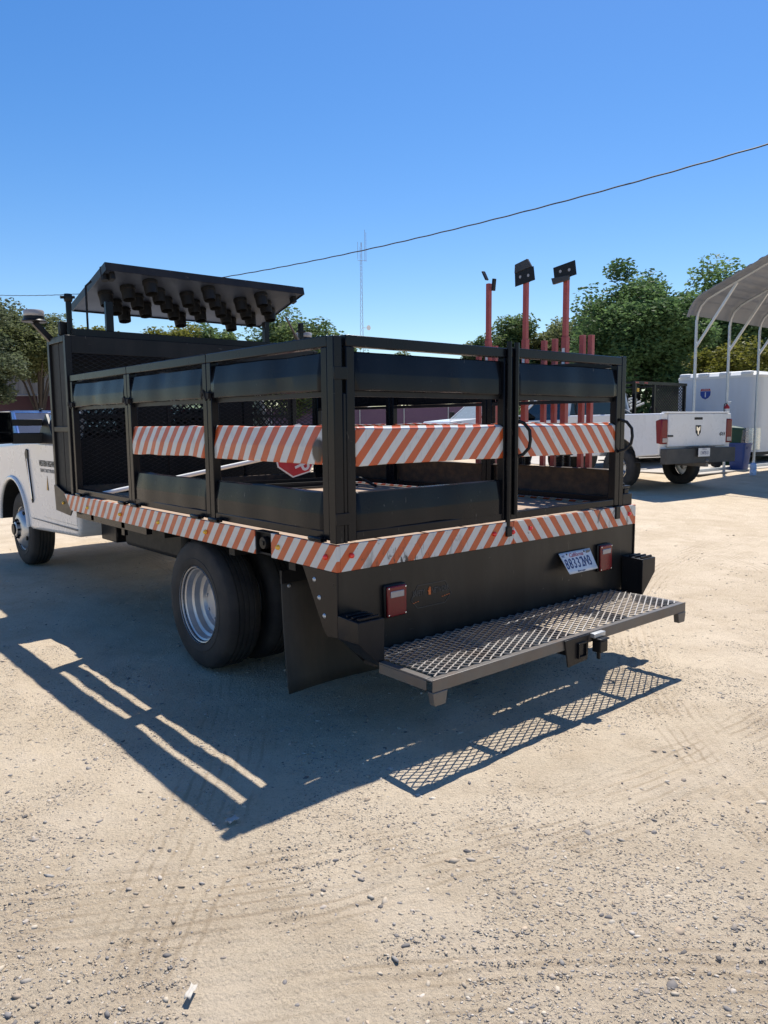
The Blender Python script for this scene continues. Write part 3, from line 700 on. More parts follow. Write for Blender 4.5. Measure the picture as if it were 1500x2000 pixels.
for x in (.85, 1.59):
    MB().box(x, x+.03, 3.501, 3.529, .991, 2.029).build('rack_upright', M['mattblack'], rack)
expanded(MB(), .07, 2.37, .99, 2.03, .072, .034, .0042, .003, .0015, lambda a, b, h: (a, 3.495 + h, b)).build('rack_mesh', M['blackdirty'], rack)
# front wall with three guarded window cut-outs
fw = MB(); cuts = [(.20, .66), (1.04, 1.46), (1.92, 2.33)]; zc0, zc1 = 1.36, 1.80
fw.box(.0685, 2.3715, 3.892, 3.902, .82, zc0).box(.0685, 2.3715, 3.892, 3.902, zc1, 2.1195)
xx = [.0685] + [q for c_ in cuts for q in c_] + [2.3715]
for k in range(0, len(xx), 2): fw.box(xx[k], xx[k+1], 3.892, 3.902, zc0 + .0005, zc1 - .0005)
fw.build('rack_front_sheet', M['mattblack'], rack)
for (a0, a1) in cuts:
    expanded(MB(), a0, a1, zc0, zc1, .062, .062, .013, .003, .001, lambda a, b, h: (a, 3.897 + h, b)).build('window_guard', M['mattblack'], rack)
    MB().box(a0, a1, 3.888, 3.891, 1.53, 1.56).build('guard_bar', M['mattblack'], rack)
MB().box(.040, .046, 3.531, 3.688, .94, 2.119).box(.040, .046, 3.700, 3.871, .94, 2.119).build('rack_side_sheet', M['mattblack'], rack)

# arrow board, stowed flat above the rack, lamps facing down
AB = empty('arrow_board', truck)
A0 = Vector((.34, 3.40, 2.685)); ev = Vector((0, .80, -.222)); LV = ev.length; ev.normalize(); nn = Vector((1, 0, 0)).cross(ev)   # pointing up
if nn.z < 0: nn = -nn
def bp(u, v, h): return tuple(A0 + Vector((u, 0, 0)) + ev*v + nn*h)
WB = 1.87
def bbox_(mb, u0, u1, v0, v1, h0, h1):
    return mb.loft([[bp(u0,v0,h), bp(u1,v0,h), bp(u1,v1,h), bp(u0,v1,h)] for h in (h0, h1)])
bbox_(MB(), 0, WB, 0, LV, .0, .012).build('board_panel', M['board'], AB)
for (a, c, d_, e) in ((0, WB, -.006, .0), (0, WB, LV, LV+.006), (-.006, 0, -.006, LV+.006), (WB, WB+.006, -.006, LV+.006)):
    bbox_(MB(), a, c, d_, e, -.012, .055).build('board_rim', M['blackdirty'], AB)
bbox_(MB(), 0, WB, 0, LV, .045, .052).build('board_back', M['blackdirty'], AB)
lamps = [(0,2),(1,3),(2,4),(1,1),(2,2),(3,3),(2,0),(3,1),(4,2),(5,3),(6,4),(5,1),(6,2),(7,3),(6,0),(7,1),(8,2),(9,3),(10,4),(9,1),(10,2),(11,3),(10,0),(11,1),(12,2)]
hm = MB(); n_ = 22
pr = [(.054, -.001), (.062, -.004), (.062, -.03), (.057, -.034), (.052, -.115), (.0505, -.115), (.054, -.034), (.001, -.026)]
hm.lathe(pr, n_, 'z'); hm.box(.059, .066, -.009, .009, -.014, -.003)
hood = None
for (c_, r_) in lamps:
    u = WB/2 + (c_-6)*.133; v = LV/2 + (r_-2)*.15
    if hood is None: o = hm.build('lamp_hood', M['mattblack'], AB, smooth=40); hood = o.data
    else: o = link('lamp_hood', hood, AB)
    z_ = nn; x_ = Vector((1, 0, 0)); y_ = z_.cross(x_); P = Vector(bp(u, v, -.001))
    o.matrix_local = Matrix(((x_.x, y_.x, z_.x, P.x), (x_.y, y_.y, z_.y, P.y), (x_.z, y_.z, z_.z, P.z), (0,0,0,1)))
MB().tube([bp(.02, .10, -.05), bp(.02, .10, .06)], .03, 8).build('board_hinge', M['mattblack'], AB)
for (u, v) in ((.06, .06), (WB-.06, .1)): bbox_(MB(), u-.02, u+.02, v-.03, v+.03, -.06, -.001).build('board_stop', M['mattblack'], AB, bevel=.004)
# arrow board carrier on top of the rack
MB().box(.10, 2.34, 3.53, 3.58, 2.17, 2.225).build('carrier_beam', M['black'], truck, bevel=.003)
MB().box(.10, 2.34, 3.84, 3.89, 2.17, 2.215).build('carrier_beam', M['black'], truck, bevel=.003)
MB().box(.375, .435, 3.535, 3.575, 2.2255, 2.46).build('carrier_post', M['black'], truck, bevel=.003)
MB().box(1.90, 1.95, 3.60, 3.65, 2.17, 2.42).build('carrier_post', M['black'], truck, bevel=.003)
MB().tube([(.11, 3.62, 2.17), (.11, 3.62, 2.50)], .022, 10).tube([(.05, 3.62, 2.47), (.16, 3.62, 2.48)], .012, 8).lathe([(.03, 2.44), (.035, 2.46), (.03, 2.50)], 10, 'z', (.11, 3.62, 0)).build('carrier_pivot', M['black'], truck, smooth=50)
MB().tube([(.26, 3.64, 2.17), (.26, 3.64, 2.58), (.30, 3.62, 2.62)], .009, 8).build('latch_rod', M['black'], truck, smooth=50)
MB().tube([(2.34, 3.62, 2.19), (2.22, 3.58, 2.33)], .018, 10).tube([(2.22, 3.58, 2.33), (2.10, 3.54, 2.47)], .011, 10).build('lift_strut', M['steel'], truck, smooth=50)
MB().box(2.29, 2.33, 3.585, 3.625, 2.2255, 2.44).box(2.27, 2.35, 3.58, 3.63, 2.35, 2.37).build('carrier_post', M['black'], truck, bevel=.003)
# beacons on brackets, work lamps
for sx in (0, 1):
    X = -.085 if sx == 0 else 2.525; xr = .04 if sx == 0 else 2.40
    br = MB().bar((xr, 3.86, 2.155), (X, 3.86, 2.29), .045, .05, up=(0, 1, 0)).build('beacon_bracket', M['blackdirty'], truck, bevel=.003)
    bc = MB().lathe([(.092, 0), (.095, .008), (.080, .02), (.078, .045)], 24, 'z', (X, 3.86, 2.292)).build('beacon', M['plastic'], truck, smooth=40)
    MB().lathe([(.076, .0455), (.078, .055), (.078, .085), (.072, .093), (.001, .094)], 24, 'z', (X, 3.86, 2.292)).build('beacon_lens', M['clear'], bc, smooth=40)
    lx = .10 if sx == 0 else 2.34
    wl = MB().box(lx-.05, lx+.05, 3.66, 3.72, 2.185, 2.29).box(lx-.01, lx+.01, 3.68, 3.70, 2.168, 2.185).build('work_lamp', M['plastic'], truck, bevel=.006)

# ------------------------------------------------ white cab
CX0, CX1 = .215, 2.225
arch = [(5.93 + .50*math.cos(a), .40 + .50*math.sin(a)) for a in np.linspace(math.pi*1.0, 0, 15)]
arch = [(5.93 - .49, .46)] + [(5.93 - .49*math.cos(a), .46 + .46*math.sin(a)) for a in np.linspace(.12, math.pi-.12, 14)] + [(5.93 + .49, .46)]
sil = [(3.97, .56), (4.02, .50)] + [(5.36, .44)] + arch + [(6.86, .56), (6.90, 1.02), (6.84, 1.20), (6.6, 1.27), (5.35, 1.33), (4.98, 1.335), (3.97, 1.33)]
body = MB().prism(sil, 'x', CX0, CX1).build('cab_body', M['white'], truck, bevel=.045, seg=3)
MB().box(CX0+.02, CX1-.02, 5.38, 6.48, .935, .95).build('wheel_well', M['mattblack'], truck)
for x0, x1 in ((CX0+.006, CX0+.25), (CX1-.25, CX1-.006)):
    wl_ = MB(); pts_ = arch
    o_ = [(a, z) for a, z in arch]; inn = [(5.93 + (a-5.93)*.97, .46 + (z-.46)*.97) for a, z in arch]
    wl_.loft([[(x0, a, z) for a, z in o_ + inn[::-1]], [(x1, a, z) for a, z in o_ + inn[::-1]]]); wl_.build('wheel_well', M['mattblack'], truck)
for sx in (0, 1):
    xa = CX0 if sx == 0 else CX1; sg = -1 if sx == 0 else 1
    def P3(dx, y, z): return (xa + sg*dx, y, z)
    # arch lip
    lip = [(5.93 - .505*math.cos(a), .46 + .475*math.sin(a)) for a in np.linspace(.0, math.pi, 20)]
    MB().tube([P3(.004, a, z) for a, z in lip], .022, 8).build('arch_lip', M['white'], truck, smooth=60)
    # door
    lo, hi = sorted((xa + sg*.0045, xa - sg*.02))
    door = MB().prism([(4.0, .60), (4.92, .60), (4.96, .74), (4.97, 1.30), (4.0, 1.30)], 'x', lo, hi).build('door', M['white'], truck, bevel=.012, seg=3)
    lo, hi = sorted((xa + sg*.03, xa + sg*.005))
    MB().box(lo, hi, 4.08, 4.26, 1.12, 1.155).build('door_handle', M['plastic'], door, bevel=.008)
    lo, hi = sorted((xa + sg*.007, xa + sg*.0048))
    MB().prism([(4.0, .56), (5.30, .56), (5.30, .565), (4.0, .575)], 'x', lo, hi).build('sill_line', M['greyink'], truck)
    # fender vent
    lo, hi = sorted((xa + sg*.012, xa - sg*.01))
    fv = MB().prism([(5.40, 1.20), (5.36, 1.245), (5.30, 1.235), (5.305, 1.10), (5.22, .74), (5.25, .715), (5.32, .95)], 'x', lo, hi).build('fender_vent', M['plastic'], truck, bevel=.004)
    lo, hi = sorted((xa + sg*.018, xa + sg*.0125))
    MB().prism([(5.325, 1.15), (5.31, 1.15), (5.225, .76), (5.245, .74)], 'x', lo, hi).build('vent_blade', M['chrome'], fv, bevel=.002)
    # tow mirror on two arms
    mr = MB()
    mr.loft([[P3(.235+dx, y, z) for dx, z in ((-.01, 1.31), (.235, 1.30), (.24, 1.60), (.0, 1.605))] for y in (4.90, 5.02)])
    mo = mr.build('tow_mirror', M['plastic'], truck, bevel=.02, seg=3)
    MB().quad(P3(.25, 4.896, 1.42), P3(.445, 4.896, 1.415), P3(.45, 4.896, 1.585), P3(.255, 4.896, 1.59)).build('mirror_glass', M['mirror'], mo)
    MB().quad(P3(.24, 4.896, 1.325), P3(.445, 4.896, 1.32), P3(.445, 4.896, 1.405), P3(.247, 4.896, 1.41)).build('mirror_glass', M['mirror'], mo)
    MB().bar(P3(-.02, 4.86, 1.50), P3(.245, 4.94, 1.50), .06, .06).bar(P3(-.02, 4.86, 1.355), P3(.24, 4.94, 1.355), .07, .10).build('mirror_arm', M['plastic'], mo, bevel=.008)
    MB().loft([[P3(-.02+d_, 4.45, 1.305), P3(-.02+d_, 5.0, 1.305), P3(-.05+d_, 4.78, 1.58)] for d_ in (0, .03)]).build('mirror_sail', M['plastic'], mo, bevel=.004)
    # headlight
    lo, hi = sorted((xa + sg*.002, xa - sg*.34))
    MB().box(lo, hi, 6.74, 6.905, .96, 1.17).build('headlight', M['clear'], truck, bevel=.02)
# greenhouse
TX = .15
def gh(x, y, z):   # taper towards the roof
    t_ = (z - 1.32)/.62; return (1.22 + (x - 1.22)*(1 - TX*t_), y, z)
zr_ = 1.93
def pillar(y0, y1, yt0, yt1):
    for xs_ in ((CX0+.012, CX0+.07), (CX1-.07, CX1-.012)):
        MB().loft([[gh(xs_[0], y0, 1.30), gh(xs_[1], y0, 1.30), gh(xs_[1], y1, 1.30), gh(xs_[0], y1, 1.30)], [gh(xs_[0], yt0, zr_), gh(xs_[1], yt0, zr_), gh(xs_[1], yt1, zr_), gh(xs_[0], yt1, zr_)]]).build('cab_pillar', M['white'], truck, bevel=.01)
pillar(3.98, 4.10, 4.03, 4.12); pillar(4.90, 5.0, 4.44, 4.52)
rf = MB().loft([[gh(CX0+.01, 4.0, zr_-.02), gh(CX1-.01, 4.0, zr_-.02), gh(CX1-.01, 4.55, zr_-.02), gh(CX0+.01, 4.55, zr_-.02)], [gh(CX0+.12, 4.1, zr_+.06), gh(CX1-.12, 4.1, zr_+.06), gh(CX1-.12, 4.45, zr_+.06), gh(CX0+.12, 4.45, zr_+.06)]]).build('cab_roof', M['white'], truck, bevel=.02, seg=3)
MB().quad(gh(CX0+.07, 4.02, 1.33), gh(CX1-.07, 4.02, 1.33), gh(CX1-.07, 4.05, zr_-.02), gh(CX0+.07, 4.05, zr_-.02)).build('rear_window', M['glass'], truck)
MB().quad(gh(CX0+.07, 4.96, 1.335), gh(CX1-.07, 4.96, 1.335), gh(CX1-.07, 4.50, zr_-.02), gh(CX0+.07, 4.50, zr_-.02)).build('windscreen', M['glass'], truck)
for xs_ in (CX0+.03, CX1-.03):
    MB().quad(gh(xs_, 4.10, 1.32), gh(xs_, 4.90, 1.32), gh(xs_, 4.46, zr_-.02), gh(xs_, 4.12, zr_-.02)).build('side_window', M['darkglass'], truck)
MB().box(.35, 2.09, 4.15, 4.35, 1.325, 1.62).build('seat_back', M['mattblack'], truck, bevel=.04)
MB().box(.60, 1.84, 6.86, 6.92, .80, 1.16).build('grille', M['chrome'], truck, bevel=.02)
MB().box(.2, 2.24, 6.85, 7.02, .50, .74).build('front_bumper', M['chrome'], truck, bevel=.04)
MB().box(.40, .80, 3.62, 3.96, .48, .78).build('battery_box', M['blackdirty'], truck, bevel=.01)
# door lettering (left door)
text('door_lettering', 'WESTERN HIGHWAYS', .078, (.2085, 4.70, 1.115), (0, -1, 0), (0, 0, 1), M['ink'], truck, sx=.68, bold=.0012)
text('door_lettering', 'TRAFFIC SAFETY PRODUCTS', .047, (.2085, 4.70, 1.05), (0, -1, 0), (0, 0, 1), M['greyink'], truck, sx=.80)
MB().prism([(4.775, .87), (4.735, .87), (4.745, 1.005)], 'x', .208, .2095).build('door_emblem', M['gold'], truck)
MB().prism([(4.733, .87), (4.715, .87), (4.742, 1.005)], 'x', .208, .2095).build('door_emblem', M['ink'], truck)

# ------------------------------------------------ things carried
# stop / slow paddle lying in the bed
pad = thing('stop_sign_paddle', 'red octagonal STOP paddle on a white pole lying in the truck bed', 'sign')
oc = Vector((1.55, 2.60, 1.245)); d_ = Vector((.33, 0, -.944)); up = Vector((.944, 0, .33)); cr = .225
def octo(r, y):
    return [tuple(oc + (d_*math.cos(a) + up*math.sin(a))*r + Vector((0, y, 0))) for a in [math.pi/8 + k*math.pi/4 for k in range(8)]]
# vertex of the octagon lies along direction 80 degrees: rotate accordingly
def octo(r, y):
    a0 = math.radians(80.5 + 180)
    return [(oc.x + r*math.cos(a0 + k*math.pi/4), oc.y + y, oc.z + r*math.sin(a0 + k*math.pi/4)) for k in range(8)]
MB().loft([octo(cr, 0), octo(cr, .006)]).build('sign_border', M['signwhite'], pad)
MB().loft([octo(cr*.945, -.002), octo(cr*.945, .0)]).build('sign_face', M['signred'], pad)
text('sign_lettering', 'STOP', .20, (oc.x, oc.y-.004, oc.z), d_, up, M['signwhite'], pad, sx=.78, bold=.004)
MB().tube([(1.36, 2.615, 1.205), (.10, 3.06, .955)], .017, 10).build('pole', M['whitecap'], pad, smooth=50)
for k, (a, c, h) in enumerate((((.95, 2.95), (2.1, 2.75), .03), ((1.0, 2.75), (2.2, 2.62), .0))):
    MB().box(0, 1, -.02, .02, 0, .004) if 0 else None
    bar = MB().bar((a[0], a[1], .925+h), (c[0], c[1], .925+h), .05, .012).bar((a[0], a[1]+.02, .945+h), (c[0], c[1]+.02, .945+h), .006, .03).build('angle_bar', M['mattblack'])
    tag(bar, ['black steel angle bar on the truck deck, the one nearer the cab', 'black steel angle bar on the truck deck, the one nearer the tailgate'][k], 'steel bar', 'angle bars on the deck')
tag(MB().tube([(1.9, 2.45, .93), (2.0, 2.55, 1.0), (2.15, 2.5, .99), (2.2, 2.35, .925)], .012, 8).build('hose', M['mattblack'], None, smooth=60), 'short black hose looped on the truck deck beside the right gate', 'hose')

# red telescoping sign stands racked on the right side of the bed
MB().box(2.445, 2.66, .30, 1.62, 1.085, 1.10).box(2.445, 2.66, .30, .34, .90, 1.0845).box(2.445, 2.66, 1.58, 1.62, .90, 1.0845).build('stand_rack', M['blackdirty'], truck, bevel=.003)
def stand(y, top, legs, kind, label, z0=1.101):
    t = thing('sign_stand', label, 'sign stand', (2.55, y, z0), 0, 'sign stands racked on the truck')
    h = top - z0
    MB().box(-.085, .085, -.035, .035, 0, .018).box(-.07, .07, -.05, .05, .0185, .034).build('base_plate', M['mattblack'], t, bevel=.003)
    for s_ in (-1, 1):
        sp = []
        for k in range(64):
            a = k*.7; sp.append((s_*.045 + .021*math.cos(a), .021*math.sin(a), .036 + .085*k/63))
        MB().tube(sp, .0055, 6).build('spring', M['mattblack'], t, smooth=60)
    MB().box(-.07, .07, -.035, .035, .122, .14).build('spring_cap', M['mattblack'], t, bevel=.003)
    mid = h*.70
    MB().box(-.021, .021, -.021, .021, .141, mid).build('mast_lower', M['redstand'], t, bevel=.002)
    MB().box(-.0165, .0165, -.0165, .0165, mid+.0005, h).build('mast_upper', M['redstand'], t, bevel=.002)
    MB().box(-.0225, -.0212, -.012, .012, mid-.33, mid-.08).build('label_strip', M['whitecap'], t)
    for (dy, dx, lt) in legs:
        MB().box(dx-.017, dx+.017, dy-.017, dy+.017, .02, lt - z0).build('folded_leg', M['redstand'], t, bevel=.002)
    b = MB()
    if kind == 0:
        b.bar((0, .02, h+.03), (0, .06, h+.10), .012, .035, up=(1,0,0)).bar((0, -.045, h-.06), (0, -.055, h+.03), .03, .02)
        br = b.build('sign_bracket', M['plastic'], t, bevel=.003)
    else:
        s_ = 1 if kind == 1 else -1
        b.loft([[(dx, yy, zz) for yy, zz in ((-.10, h+.0), (.085, h-.025), (.09 if s_ > 0 else .10, h+.075), (-.085, h+.10))] for dx in (-.024, -.019)])
        b.box(-.023, .023, -.02, .02, h+.0005, h+.03)
        br = b.build('sign_bracket', M['plastic'], t, bevel=.002)
        f = MB()
        if kind == 1: f.loft([[(dx, yy, h+zz) for yy, zz in ((-.07, .098), (.088, .072), (.085, .135), (-.03, .16))] for dx in (-.03, -.012)])
        else: f.loft([[(dx, yy, h+zz) for yy, zz in ((-.05, -.03), (.085, -.045), (.10, .0), (-.05, -.0005))] for dx in (-.045, -.026)])
        f.build('bracket_flap', M['bumper'], br, bevel=.002)
        for yy in (-.04, .035): MB().lathe([(.011, -.0262), (.011, -.0245)], 10, 'x', (0, yy, h+.04)).build('bracket_hole', M['clear'], br)
    return t
stand(1.385, 2.53, [(.10, .0, 2.0), (-.07, .0, 2.05)], 0, 'red sign stand leftmost of three, its top bracket folded edge on')
stand(1.02, 2.49, [(-.175, .0, 2.05), (-.27, .0, 2.055)], 1, 'red sign stand in the middle of three, bracket with raised flap on top')
stand(.66, 2.475, [(-.145, .0, 2.06), (-.215, .0, 2.055)], 2, 'red sign stand rightmost of three, nearest the large dark tree')
# ---------------------------------------------------------------- other vehicles
def sil_body(parent, sil, x0, x1, mat, name='body', bevel=.04):
    return MB().prism(sil, 'x', x0, x1).build(name, mat, parent, bevel=bevel, seg=3)
def arc(cy, cz, r, n=12, lo=.15):
    return [(cy - r*math.cos(a), cz + r*.95*math.sin(a)) for a in np.linspace(lo, math.pi - lo, n)]
def pickup(name, label, loc, heading, crew=True, bedlen=1.95, front_detail=True, group=None):
    """local: x right, y forward, origin on the ground under the rear axle centre"""
    rz = math.atan2(-heading[0], heading[1]); t = thing(name, label, 'pickup truck', loc, rz, group)
    hw = .96; ram_ = crew; cab0 = 1.42 if crew else .80; cabl = 1.62 if crew else 1.45; cab1 = cab0 + cabl; fa = cab1 + .48; fr = fa + .86
    bed0 = -1.02
    # lower body in one silhouette: bed, cab, nose
    sil = [(bed0+.02, .66)] + [(-.50, .62)] + arc(0, .52, .47) + [(.5, .60), (cab0, .55), (fa-.5, .55)] + arc(fa, .52, .47) + [(fa+.5, .60), (fr-.04, .62), (fr, 1.05), (fr-.10, 1.20), (cab1+.05, 1.30), (cab0-.005, 1.32), (cab0-.01, 1.40), (bed0, 1.41)]
    sil_body(t, sil, -hw, hw, M['white'], 'body', .05)
    MB().box(-hw+.10, hw-.10, bed0+.10, cab0-.06, 1.405, 1.416).build('bed_cavity', M['mattblack'], t)
    MB().box(-hw+.06, hw-.06, -.55, .55, .50, .52).build('underbody', M['mattblack'], t)
    # tailgate
    tg = MB().box(-hw+.17, hw-.17, bed0-.030, bed0+.02, .80, 1.405).build('tailgate', M['white'], t, bevel=.02, seg=3)
    MB().box(-hw+.10, hw-.10, bed0-.035, bed0+.08, 1.408, 1.435).build('gate_cap', M['whitecap'], tg, bevel=.01)
    MB().box(-.11, .11, bed0-.034, bed0-.028, 1.29, 1.335).build('gate_handle', M['plastic'], tg, bevel=.006)
    for s in (-1, 1):
        lo, hi = sorted((s*(hw+.004), s*(hw-.165)))
        tl = MB().prism([(bed0-.028, .86), (bed0-.028, 1.30), (bed0+.03, 1.31), (bed0+.12, 1.28), (bed0+.09, .86)], 'x', lo, hi).build('tail_light', M['redlens'], t, bevel=.02)
        lo, hi = sorted((s*(hw-.03), s*(hw-.15)))
        MB().box(lo, hi, bed0-.034, bed0-.026, .885, .965).build('reverse_lens', M['clear'], tl, bevel=.005)
    MB().box(-hw+.02, hw-.02, bed0-.13, bed0+.0, .50, .775).prism([(-.35, .786), (.35, .786), (.30, .80), (-.30, .80)], 'y', bed0-.165, bed0-.04).build('rear_bumper', M['bumper'], t, bevel=.03, seg=3)
    MB().bar((0, bed0-.25, .47), (0, bed0+.4, .47), .07, .07).lathe([(.001, 0), (.03, .01), (.034, .035), (.02, .06), (.001, .068)], 12, 'z', (0, bed0-.24, .51)).build('tow_ball', M['steel'], t, smooth=40)
    # wheels
    for (y, s) in ((0, -1), (0, 1), (fa, -1), (fa, 1)):
        w_ = wheel(t, s*(hw-.01), y, 'spoke', s < 0, R0=.40)
    # greenhouse
    zb, zr2 = 1.30, 1.90
    def g(x, y, z): return (x*(1 - .17*(z-zb)/(zr2-zb)), y, z)
    crew = False
    x_ = hw-.03
    def pil(y0, y1, t0, t1):
        for s in (-1, 1):
            MB().loft([[g(s*x_, y0, zb), g(s*(x_-.06), y0, zb), g(s*(x_-.06), y1, zb), g(s*x_, y1, zb)], [g(s*x_, t0, zr2), g(s*(x_-.06), t0, zr2), g(s*(x_-.06), t1, zr2), g(s*x_, t1, zr2)]]).build('cab_pillar', M['white'], t, bevel=.01)
    pil(cab0, cab0+.14, cab0+.06, cab0+.16)
    if crew: pil(cab0+.98, cab0+1.08, cab0+.98, cab0+1.06)
    pil(cab1-.02, cab1+.10, cab1-.72, cab1-.62)
    MB().loft([[g(-x_, cab0+.03, zr2-.01), g(x_, cab0+.03, zr2-.01), g(x_, cab1-.60, zr2-.01), g(-x_, cab1-.60, zr2-.01)], [g(-x_+.15, cab0+.15, zr2+.07), g(x_-.15, cab0+.15, zr2+.07), g(x_-.15, cab1-.75, zr2+.07), g(-x_+.15, cab1-.75, zr2+.07)]]).build('cab_roof', M['white'], t, bevel=.02)
    MB().quad(g(-x_+.05, cab1+.06, zb), g(x_-.05, cab1+.06, zb), g(x_-.05, cab1-.64, zr2), g(-x_+.05, cab1-.64, zr2)).build('windscreen', M['paleglass'] if ram_ else M['dustglass'], t)
    MB().quad(g(-x_+.05, cab0+.05, zb), g(x_-.05, cab0+.05, zb), g(x_-.05, cab0+.11, zr2), g(-x_+.05, cab0+.11, zr2)).build('rear_window', M['darkglass2'], t)
    for s in (-1, 1):
        MB().quad(g(s*(x_-.015), cab0+.12, zb), g(s*(x_-.015), cab1, zb), g(s*(x_-.015), cab1-.66, zr2), g(s*(x_-.015), cab0+.14, zr2)).build('side_window', M['darkglass2'], t)
        mo = MB().box(*sorted((s*(hw+.05), s*(hw+.26))), cab1-.16, cab1-.04, 1.30, 1.56).bar((s*(hw-.03), cab1-.1, 1.36), (s*(hw+.06), cab1-.1, 1.38), .05, .06).build('side_mirror', M['plastic'], t, bevel=.015)
        lo, hi = sorted((s*(hw+.003), s*(hw-.33)))
        hl = MB().box(lo, hi, fr-.16, fr+.006, .90, 1.12).build('headlight', M['clear'], t, bevel=.02)
        lo, hi = sorted((s*(hw+.005), s*(hw-.02)))
        MB().box(lo, hi, fr-.30, fr-.18, .98, 1.08).build('side_marker', M['amber'], t, bevel=.01)
        for yy in ([cab0+.10, cab0+1.03] if crew else [cab0+.10]):
            lo, hi = sorted((s*(hw+.012), s*(hw-.01)))
            MB().box(lo, hi, yy+.06, yy+.24, 1.14, 1.17).build('door_handle', M['plastic'], t, bevel=.005)
            lo, hi = sorted((s*(hw+.0015), s*(hw-.01)))
            MB().box(lo, hi, yy-.012, yy-.004, .62, 1.30).build('door_seam', M['greyink'], t)
    MB().box(-.78, .78, cab0+.16, cab0+.62, 1.20, 1.84).build('dark_seat_block', M['mattblack'], t, bevel=.05)  # black seat block, oversized to darken the view through the cab windows
    MB().box(-.80, .80, cab0+.62, cab1-.1, 1.295, 1.36).build('dashboard', M['mattblack'], t)
    MB().box(-.62, .62, fr-.05, fr+.012, .78, 1.12).build('grille', M['plastic'], t, bevel=.02)
    MB().box(-hw+.02, hw-.02, fr-.06, fr+.12, .50, .74).build('front_bumper', M['bumper'], t, bevel=.04)
    return t, bed0, hw
M['paleglass'] = glass('pale_windscreen', (.42,.46,.45), .05, .18)
M['darkglass2'] = glass('dark_side_glass', (.05,.055,.06), .02, .05)
# white pickup seen from behind
Rr = np.array([11.24, 4.53]); hd = (.199, .98); rt = np.array([.98, -.199])
ac = np.array([11.80, 5.35])
ram, bed0, hw = pickup('pickup_truck', 'white pickup seen from behind with red tail lights and dark bumper', (ac[0], ac[1], gz(*ac) - .0), hd, True)
text('tailgate_badge', '4X4', .095, (.66, bed0-.0315, 1.02), (1, 0, 0), (0, 0, 1), M['ink'], ram, shear=.3, bold=.003)
MB().box(-.80, -.66, bed0-.0325, bed0-.0305, .985, 1.02).build('tailgate_badge', M['ink'], ram)
MB().prism([(-.075, 1.19), (.075, 1.19), (.07, 1.06), (0, .985), (-.07, 1.06)], 'y', bed0-.034, bed0-.0305).build('tailgate_emblem', M['ink'], ram)
MB().prism([(-.05, 1.17), (-.015, 1.15), (-.02, 1.08), (-.045, 1.10)], 'y', bed0-.036, bed0-.0345).prism([(.05, 1.17), (.015, 1.15), (.02, 1.08), (.045, 1.10)], 'y', bed0-.036, bed0-.0345).prism([(-.012, 1.14), (.012, 1.14), (.016, 1.04), (0, 1.01), (-.016, 1.04)], 'y', bed0-.036, bed0-.0345).build('tailgate_emblem', M['chrome'], ram)
lp2 = MB().box(-.155, .155, bed0-.184, bed0-.172, .62, .775).build('license_plate', M['plate'], ram, bevel=.003)
text('plate_number', '1347513', .088, (0, bed0-.1850, .685), (1, 0, 0), (0, 0, 1), M['navy'], lp2, sx=.72, bold=.0015)
text('plate_state', 'California', .03, (0, bed0-.1850, .755), (1, 0, 0), (0, 0, 1), M['navy'], lp2)
# tools sticking up from its bed
for k, (a, c) in enumerate((((-.62, .0, 1.42), (-.86, .62, 1.80)), ((-.50, .3, 1.42), (-.70, .60, 1.78)))):
    o = MB().bar(a, c, .05, .03).build('timber', M['barn'], None); o.matrix_world = ram.matrix_basis.copy()
    tag(o, ['grey timber leaning up out of the white pickup bed, nearer its tailgate', 'grey timber leaning up out of the white pickup bed, nearer its cab'][k], 'timber', 'timbers in the pickup bed')

# second white pickup facing the other way, far behind
hd2 = np.array([-.97, .24]); rt2 = np.array([.24, .97]); fc = np.array([17.36, 16.47])
wp_ax = fc - hd2*(0.80 + 1.45 + .48 + .86) + rt2*1.0
wp, _, _ = pickup('pickup_truck', 'white pickup facing left with pale windscreen parked beyond the truck bed', (wp_ax[0], wp_ax[1], gz(*wp_ax)), hd2, False)
text('fender_number', '120', .13, (-1.004, 3.15, 1.12), (0, -1, 0), (0, 0, 1), M['greyink'], wp, bold=.002)

